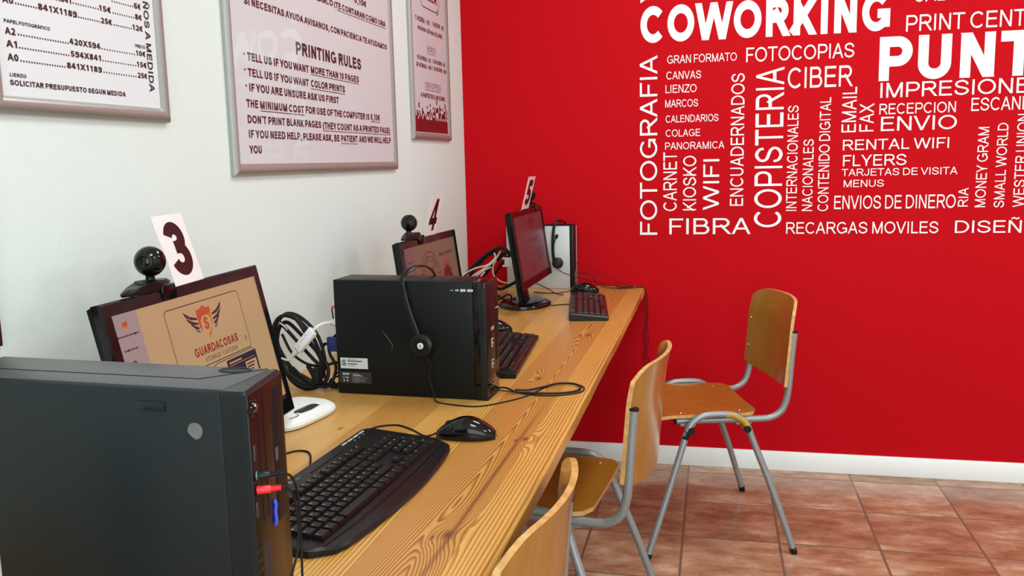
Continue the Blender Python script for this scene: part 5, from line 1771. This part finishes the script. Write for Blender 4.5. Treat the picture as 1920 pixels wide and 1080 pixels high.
headset('black headset with a microphone hung over the silver tower', None,
        [(0.3905, -0.099, 0.850), (0.3855, -0.0975, 0.90), (0.3865, -0.0965, 0.955), (0.392, -0.093, 1.000), (0.402, -0.082, 1.015), (0.414, -0.060, 1.0185), (0.420, -0.035, 1.014), (0.4215, -0.0135, 1.000), (0.421, -0.0125, 0.93), (0.420, -0.0125, 0.90)],
        (0.4035, -0.0955, 0.8495), (0.15, -1, 0.0), 0.0215, ((0.420, -0.0125, 0.885), (0, 1, 0)),
        [(0.402, -0.100, 0.829), (0.425, -0.100, 0.812), (0.4650, -0.095, 0.797), (0.500, -0.070, 0.783), (0.560, -0.045, 0.765), (0.640, -0.032, DZ + 0.003), (0.700, -0.030, DZ + 0.003)],
        [(0.392, -0.102, 0.862), (0.3875, -0.1045, 0.900), (0.3935, -0.107, 0.935), (0.4010, -0.109, 0.953)], False)

# ---------------------------------------------------------------- router under the nearest monitor
a = radians(-9)
t = thing('router', 'white router lying on the worktop under the nearest monitor', 'router', (0.170, -1.952, DZ), a)
mb = MB()


def rr(hx, hy, p=3.6, n=48, ox=0.0):
    return [(ox + hx * math.copysign(abs(cos(2 * pi * j / n)) ** (2 / p), cos(2 * pi * j / n)), hy * math.copysign(abs(sin(2 * pi * j / n)) ** (2 / p), sin(2 * pi * j / n))) for j in range(n)]


lay = [(0.060, 0.088, 0.0), (0.067, 0.095, 0.003), (0.0690, 0.0970, 0.009), (0.0670, 0.0950, 0.0145), (0.0645, 0.0925, 0.0165), (0.0636, 0.0916, 0.0160), (0.0615, 0.0895, 0.0190), (0.0606, 0.0886, 0.0185), (0.0585, 0.0865, 0.0212), (0.0576, 0.0856, 0.0207), (0.0550, 0.083, 0.0232), (0.045, 0.072, 0.0250), (0.001, 0.001, 0.0258)]
mb.loft([[(x, y, z) for x, y in rr(hx, hy)] for hx, hy, z in lay])
sh = mb.build('shell', M_plast, t, sharp=22)
mb = MB()
mb.prism([(0.034, -0.035), (0.048, -0.030), (0.0515, 0.0), (0.048, 0.032), (0.036, 0.036), (0.030, 0.028), (0.030, -0.028)], 0.0242, 0.0256, 0)
for k in range(7):
    mb.box((0.0405, -0.022 + k * 0.0065, 0.0257), (0.003, 0.003, 0.0006), 0, 2, 1)
mb.build('indicator_panel', [M_satin, M_strip], sh)
MB().tube(cat([(0.049, -0.070, 0.0243), (0.052, -0.045, 0.0246), (0.030, -0.028, 0.0254), (0.030, 0.028, 0.0254), (0.048, 0.034, 0.0246)], 5), 0.0007, 5).build('top_seam', M_strip, sh)

# ---------------------------------------------------------------- cable tangle behind the middle tower


def cable_thing(name, label, category, origin, paths, r, m, part='lead', group=None):
    t = thing(name, label, category, origin, 0, group)
    O = Vector(origin)
    for p in paths:
        rad = r
        if isinstance(p, tuple) and isinstance(p[1], float):
            p, rad = p
        MB().tube(cat([Vector(q) - O for q in p], 8), rad, 8).build(part, m, t)
    return t


def coil(cx, cy, cz, rx, rz, n, tilt, jit, seed):
    rg = random.Random(seed)
    pts = []
    for k in range(n * 8):
        a = 2 * pi * k / 8
        f = 1 + (rg.random() - 0.5) * jit
        pts.append((cx + rx * f * cos(a) , cy + 0.012 * sin(a * 0.37 + seed) + 0.004 * (k % 5), cz + rz * f * sin(a) + tilt * rx * cos(a)))
    return pts


coil1 = coil(0.082, -1.735, 0.838, 0.058, 0.074, 4, -0.6, 0.16, 3)
ct = cable_thing('cable_coil', 'thick black power cable coiled against the white wall beside the middle tower', 'cable', (0.082, -1.735, DZ),
                 [([(0.03, -1.72, 0.905)] + coil1 + [(0.10, -1.725, 0.80), (0.13, -1.720, 0.762), (0.165, -1.715, 0.755), (0.186, -1.705, 0.770)], 0.0042),
                  ([(0.020, -1.715, 0.86), (0.035, -1.722, 0.80), (0.065, -1.730, 0.760), (0.105, -1.735, DZ + 0.0045), (0.145, -1.732, 0.765), (0.150, -1.725, 0.80), (0.120, -1.718, 0.835), (0.085, -1.715, 0.87), (0.05, -1.715, 0.900), (0.028, -1.715, 0.885), (0.02, -1.72, 0.84)], 0.0046),
                  ([(0.07, -1.742, 0.80), (0.10, -1.745, 0.775), (0.13, -1.742, 0.757), (0.160, -1.738, 0.760), (0.172, -1.728, 0.80), (0.155, -1.722, 0.835), (0.168, -1.716, 0.87), (0.186, -1.710, 0.872)], 0.0036),
                  ([(0.186, -1.712, 0.812), (0.160, -1.716, 0.806), (0.130, -1.722, 0.800), (0.095, -1.724, 0.806), (0.06, -1.722, 0.830), (0.035, -1.716, 0.872)], 0.0034)], 0.0045, M_rub)
MB().tube(cat([(-0.058, 0.020, 0.150), (-0.046, 0.006, 0.158), (-0.032, 0.004, 0.150), (-0.028, 0.012, 0.138)], 5), 0.0018, 7).build('cable_tie', M_cream, ct)
pl = MB()
pl.lathe([(0.006, 0), (0.0105, 0.004), (0.0115, 0.022), (0.0105, 0.034), (0.0065, 0.038)], 14, 0, Matrix.Translation((0.048, -0.012, 0.020)) @ rot_to((0.05, 0, 1)))
pl.build('power_plug', M_rub, ct)
cable_thing('cable', 'thin black leads looping low behind the middle black tower', 'cable', (0.15, -1.70, DZ),
            [([(0.188, -1.690, 0.770), (0.165, -1.700, 0.772), (0.145, -1.705, 0.762), (0.150, -1.712, 0.7475), (0.175, -1.706, 0.7475), (0.188, -1.698, 0.750)], 0.0022),
             ([(0.188, -1.700, 0.790), (0.172, -1.708, 0.786), (0.158, -1.715, 0.770), (0.160, -1.712, 0.752), (0.178, -1.708, 0.7465), (0.188, -1.700, 0.752)], 0.0020),
             ([(0.020, -1.60, DZ + 0.003), (0.06, -1.64, DZ + 0.003), (0.10, -1.68, DZ + 0.003), (0.13, -1.70, DZ + 0.004), (0.160, -1.712, 0.760)], 0.0022)], 0.002, M_rub)

# white inline adapter with a blue light, plugged into the tower back
p0, p1 = Vector((0.0905, -1.752, 0.8440)), Vector((0.1315, -1.748, 0.8895))
d = (p1 - p0).normalized()
t = thing('network_adapter', 'small white inline adapter with a glowing blue light beside the middle tower', 'adapter', p0, 0)
X = Matrix.Translation((p1 - p0) / 2) @ Matrix.Rotation(-atan2(d.z, d.x), 4, 'Y') @ Matrix.Rotation(radians(-28), 4, 'X')
ln = (p1 - p0).length
bd = MB().box((0, 0, 0), (ln, 0.013, 0.024), 0.003, 3, 0, X).build('body', M_plast, t)
MB().box((ln * 0.17, -0.0066, 0.002), (0.010, 0.0008, 0.0035), 0.0003, 2, 0, X).build('status_light', M_led, bd)
mb = MB()
for k in range(3):
    for j in range(2):
        mb.box((-ln * 0.36 + j * 0.004, -0.0067, -0.006 + k * 0.004), (0.0028, 0.0005, 0.0022), 0, 2, 0, X)
mb.box((-ln * 0.08, -0.0067, 0.002), (0.016, 0.0005, 0.0030), 0, 2, 0, X)
mb.build('printed_marks', M_label, bd)
q0 = Vector((0, 0, 0)) - d * 0.002
MB().lathe([(0.0070, 0), (0.0070, 0.008), (0.0055, 0.009), (0.0052, 0.014), (0.0040, 0.0145), (0.0038, 0.019), (0.0028, 0.020)], 12, 0, Matrix.Translation(q0) @ rot_to(-d)).build('plug', M_cream, t)
MB().tube(cat([q0 - d * 0.018, q0 - d * 0.030 + Vector((0, 0, -0.001)), q0 + Vector((-0.050, 0.01, -0.022)), q0 + Vector((-0.085, 0.03, -0.03))], 6), 0.0026, 8).build('lead', M_cream, t)
e0 = p1 - p0
e1 = Vector(B_world(-hxB - 0.019, -0.020, 0.160)) - p0
MB().tube(cat([e0, e0 + d * 0.008, (e0 + e1) / 2 + Vector((0, 0, 0.006)), e1], 6), 0.0036, 8).build('usb_lead', M_plast, t)
MB().box(tuple(e1 + Vector((0.009, 0, 0))), (0.020, 0.007, 0.0145), 0.0012).build('usb_plug', M_plast, t)

# connectors in the back of the middle tower
o = Vector(B_world(-hxB, -0.018, 0.108))
t = thing('video_cable', 'blue video connector with thumbscrews plugged into the middle tower back', 'cable', o, aB)
pl = MB().box((-0.018, 0, 0), (0.034, 0.014, 0.034), 0.003, 2).build('plug', M_bluep, t)
for z in (-0.012, 0.012):
    MB().cyl((-0.036, 0, z), (-0.030, 0, z), 0.0028, 10).build('thumbscrew', M_plast, pl)
MB().tube(cat([(-0.035, 0, 0), (-0.048, 0.004, -0.004), (-0.060, 0.020, -0.030), (-0.075, 0.05, -0.09), (-0.10, 0.10, -0.1035)], 6), 0.0036, 8).build('lead', M_rub, t)
o = Vector(B_world(-hxB, -0.020, 0.196))
t = thing('audio_lead', 'thin black lead with a pink plug at the middle tower back', 'cable', o, aB)
MB().lathe([(0.0042, 0), (0.0046, 0.002), (0.0046, 0.012), (0.0034, 0.014), (0.0032, 0.019), (0.001, 0.0195)], 14, 0, rot_to((-1, 0, -0.05))).build('plug', M_pink, t)
MB().tube(cat([(-0.018, 0, -0.001), (-0.0195, 0.001, -0.008), (-0.018, 0.002, -0.030), (-0.024, 0.004, -0.042), (-0.012, 0.002, -0.044), (0.0, 0.0, -0.044)], 5), 0.0016, 7).build('lead', M_rub, t)

# ---------------------------------------------------------------- cables in the far corner
cable_thing('cable_bundle', 'thick black cables arching up in the corner behind monitor number 5', 'cable', (0.15, -0.26, DZ),
            [([(0.040, -0.33, DZ + 0.005), (0.055, -0.33, 0.790), (0.085, -0.32, 0.835), (0.130, -0.31, 0.880), (0.175, -0.30, 0.915), (0.212, -0.295, 0.932), (0.238, -0.295, 0.925), (0.255, -0.30, 0.905)], 0.0060),
             ([(0.060, -0.32, DZ + 0.005), (0.085, -0.31, 0.810), (0.125, -0.305, 0.860), (0.165, -0.295, 0.900), (0.205, -0.290, 0.915), (0.225, -0.290, 0.900)], 0.0060),
             ([(0.100, -0.30, DZ + 0.005), (0.130, -0.295, 0.80), (0.165, -0.29, 0.845), (0.200, -0.29, 0.885), (0.240, -0.30, 0.912), (0.290, -0.33, 0.915)], 0.0070),
             ([(0.140, -0.27, DZ + 0.005), (0.170, -0.28, 0.800), (0.205, -0.285, 0.850), (0.235, -0.29, 0.890), (0.262, -0.31, 0.905)], 0.0055)], 0.006, M_rub)
cable_thing('cable_bundle', 'cream white cables twisted round the black ones in the corner', 'cable', (0.15, -0.30, DZ),
            [([(0.062, -0.345, 0.800), (0.085, -0.342, 0.836), (0.130, -0.335, 0.858), (0.170, -0.325, 0.868), (0.200, -0.318, 0.895), (0.196, -0.315, 0.915)], 0.0030),
             ([(0.065, -0.345, 0.790), (0.105, -0.338, 0.820), (0.150, -0.330, 0.850), (0.195, -0.322, 0.880), (0.222, -0.318, 0.920)], 0.0030),
             ([(0.082, -0.343, 0.785), (0.110, -0.338, 0.812), (0.155, -0.330, 0.846), (0.185, -0.322, 0.860)], 0.0028),
             ([(0.125, -0.338, 0.775), (0.135, -0.334, 0.810), (0.160, -0.328, 0.842)], 0.0032),
             ([(0.205, -0.318, 0.885), (0.192, -0.318, 0.865), (0.190, -0.318, 0.840), (0.200, -0.320, 0.820), (0.235, -0.322, 0.800), (0.290, -0.325, 0.803), (0.335, -0.33, 0.808)], 0.0028),
             ([(0.130, -0.336, DZ + 0.004), (0.122, -0.337, 0.77), (0.082, -0.343, 0.785)], 0.0028)], 0.003, M_cream)
t = thing('video_connector', 'white video connector plugged into the back of monitor number 5', 'connector', (0.300, -0.500, 0.900), 0)
mb = MB()
mb.box((0, 0, 0), (0.036, 0.015, 0.034), 0.003, 2)
hd = mb.build('hood', M_plast, t)
for s_ in (-1, 1):
    MB().cyl((-0.026, 0, 0.0135 * s_), (0.018, 0, 0.0135 * s_), 0.0036, 10).build('thumbscrew', M_plast, hd)
MB().tube(cat([(-0.017, 0, 0), (-0.030, 0.02, 0.004), (-0.045, 0.10, 0.008), (-0.06, 0.18, 0.0)], 6), 0.0045, 8).build('lead', M_rub, t)
o = (0.10, -0.52, DZ)
t = thing('video_cable', 'blue ended video cable lying in the corner behind the middle tower', 'cable', (0.120, -0.420, DZ), 0)
MB().box((0, 0, 0.060), (0.034, 0.016, 0.020), 0.003).build('plug', M_bluep, t)
MB().tube(cat([(0.017, 0, 0.060), (0.035, 0.01, 0.050), (0.05, 0.03, 0.020), (0.07, 0.06, 0.005), (0.10, 0.09, 0.0045)], 6), 0.004, 8).build('lead', M_rub, t)
MB().tube(cat([(-0.016, 0, 0.060), (-0.035, 0.01, 0.045), (-0.050, 0.02, 0.006), (-0.060, 0.03, 0.0045)], 6), 0.004, 8).build('stub', M_rub, t)
cable_thing('cable_bundle', 'black leads tied in a small bow beside the foot of monitor number 5', 'cable', (0.25, -0.50, DZ),
            [([(0.18, -0.50, DZ + 0.004), (0.215, -0.49, 0.775), (0.240, -0.485, 0.782), (0.262, -0.485, 0.768), (0.285, -0.485, 0.780), (0.300, -0.48, 0.770), (0.285, -0.48, 0.755), (0.262, -0.482, 0.764), (0.225, -0.485, 0.752), (0.205, -0.49, 0.765), (0.235, -0.49, 0.770)], 0.0032),
             ([(0.17, -0.52, DZ + 0.0035), (0.22, -0.515, DZ + 0.0035), (0.27, -0.51, DZ + 0.004), (0.32, -0.50, DZ + 0.026)], 0.0032),
             ([(0.19, -0.45, 0.790), (0.225, -0.44, 0.800), (0.250, -0.43, 0.792), (0.30, -0.40, 0.815)], 0.006),
             ([(0.16, -0.46, DZ + 0.004), (0.175, -0.455, 0.775), (0.19, -0.45, 0.790)], 0.004)], 0.003, M_rub)
# thin wires drooping over the far end of the worktop
Wz = DZ
paths = [[(0.470, -0.036, 0.845), (0.53, -0.030, 0.815), (0.60, -0.028, 0.783), (0.660, -0.026, 0.756), (0.715, -0.030, Wz + 0.003), (0.745, -0.034, Wz - 0.001), (0.757, -0.034, 0.700), (0.757, -0.030, 0.62), (0.752, -0.028, 0.54), (0.758, -0.028, 0.47), (0.775, -0.026, 0.410), (0.785, -0.026, 0.385)],
         [(0.472, -0.055, 0.806), (0.500, -0.050, 0.808), (0.530, -0.050, 0.795), (0.560, -0.050, 0.765), (0.600, -0.052, Wz + 0.002), (0.655, -0.055, Wz + 0.002), (0.715, -0.045, Wz + 0.002), (0.748, -0.040, Wz - 0.002), (0.756, -0.040, 0.690), (0.748, -0.036, 0.655), (0.757, -0.034, 0.615), (0.744, -0.032, 0.56), (0.750, -0.030, 0.50), (0.742, -0.03, 0.46), (0.760, -0.028, 0.43), (0.752, -0.026, 0.395)],
         [(0.472, -0.057, 0.800), (0.515, -0.053, 0.801), (0.545, -0.053, 0.776), (0.585, -0.060, Wz + 0.002), (0.640, -0.085, Wz + 0.002), (0.690, -0.070, Wz + 0.002), (0.745, -0.043, Wz - 0.001), (0.752, -0.042, 0.68), (0.762, -0.036, 0.64), (0.746, -0.034, 0.60), (0.741, -0.030, 0.53), (0.755, -0.030, 0.49), (0.738, -0.028, 0.455), (0.748, -0.026, 0.40), (0.741, -0.026, 0.37)],
         [(0.640, -0.075, Wz + 0.002), (0.700, -0.055, Wz + 0.002), (0.747, -0.041, Wz - 0.001), (0.745, -0.038, 0.665), (0.754, -0.034, 0.60), (0.763, -0.032, 0.53), (0.752, -0.030, 0.47), (0.766, -0.028, 0.43), (0.770, -0.026, 0.36)]]
cable_thing('thin_wires', 'tangle of thin black wires hanging over the end of the worktop at the red wall', 'wires', (0.745, -0.036, Wz), [(p, 0.0011) for p in paths], 0.0011, M_rub, 'wire')
# leads at the front of the middle tower, a spare lead behind the slate tower, and the monitor lead at number 5
cable_thing('cable', 'flat black lead looped on the worktop in front of the middle tower', 'cable', (0.64, -1.66, Wz),
            [([tuple(B_world(hxB + 0.003, -hyB + 0.062, 0.014)), (0.565, -1.686, Wz + 0.010), (0.590, -1.696, Wz + 0.0045), (0.640, -1.701, Wz + 0.0045), (0.690, -1.692, Wz + 0.0045), (0.722, -1.668, Wz + 0.0045), (0.726, -1.634, Wz + 0.0045), (0.705, -1.607, Wz + 0.0045), (0.670, -1.608, Wz + 0.0045), (0.645, -1.640, Wz + 0.0045), (0.612, -1.676, Wz + 0.0045), (0.586, -1.690, Wz + 0.008)], 0.0024)], 0.002, M_rub)
cable_thing('cable', 'thin black lead lying between the router and the foreground keyboard', 'cable', (0.32, -2.16, Wz),
            [([(0.255, -2.20, Wz + 0.002), (0.275, -2.150, Wz + 0.002), (0.305, -2.150, Wz + 0.002), (0.335, -2.205, Wz + 0.002), (0.352, -2.260, Wz + 0.003)], 0.0018)], 0.002, M_rub)
cable_thing('cable', 'thin black lead running from monitor number 5 towards its keyboard', 'cable', (0.45, -0.45, Wz),
            [([(0.360, -0.330, 0.800), (0.395, -0.31, 0.780), (0.430, -0.29, 0.755), (0.455, -0.27, Wz + 0.002)], 0.0018),
             ([(0.400, -0.55, Wz + 0.0025 + 0.02), (0.450, -0.52, Wz + 0.0045), (0.480, -0.490, Wz + 0.002), (0.515, -0.475, Wz + 0.002), (0.545, -0.480, Wz + 0.004)], 0.0018)], 0.002, M_rub)
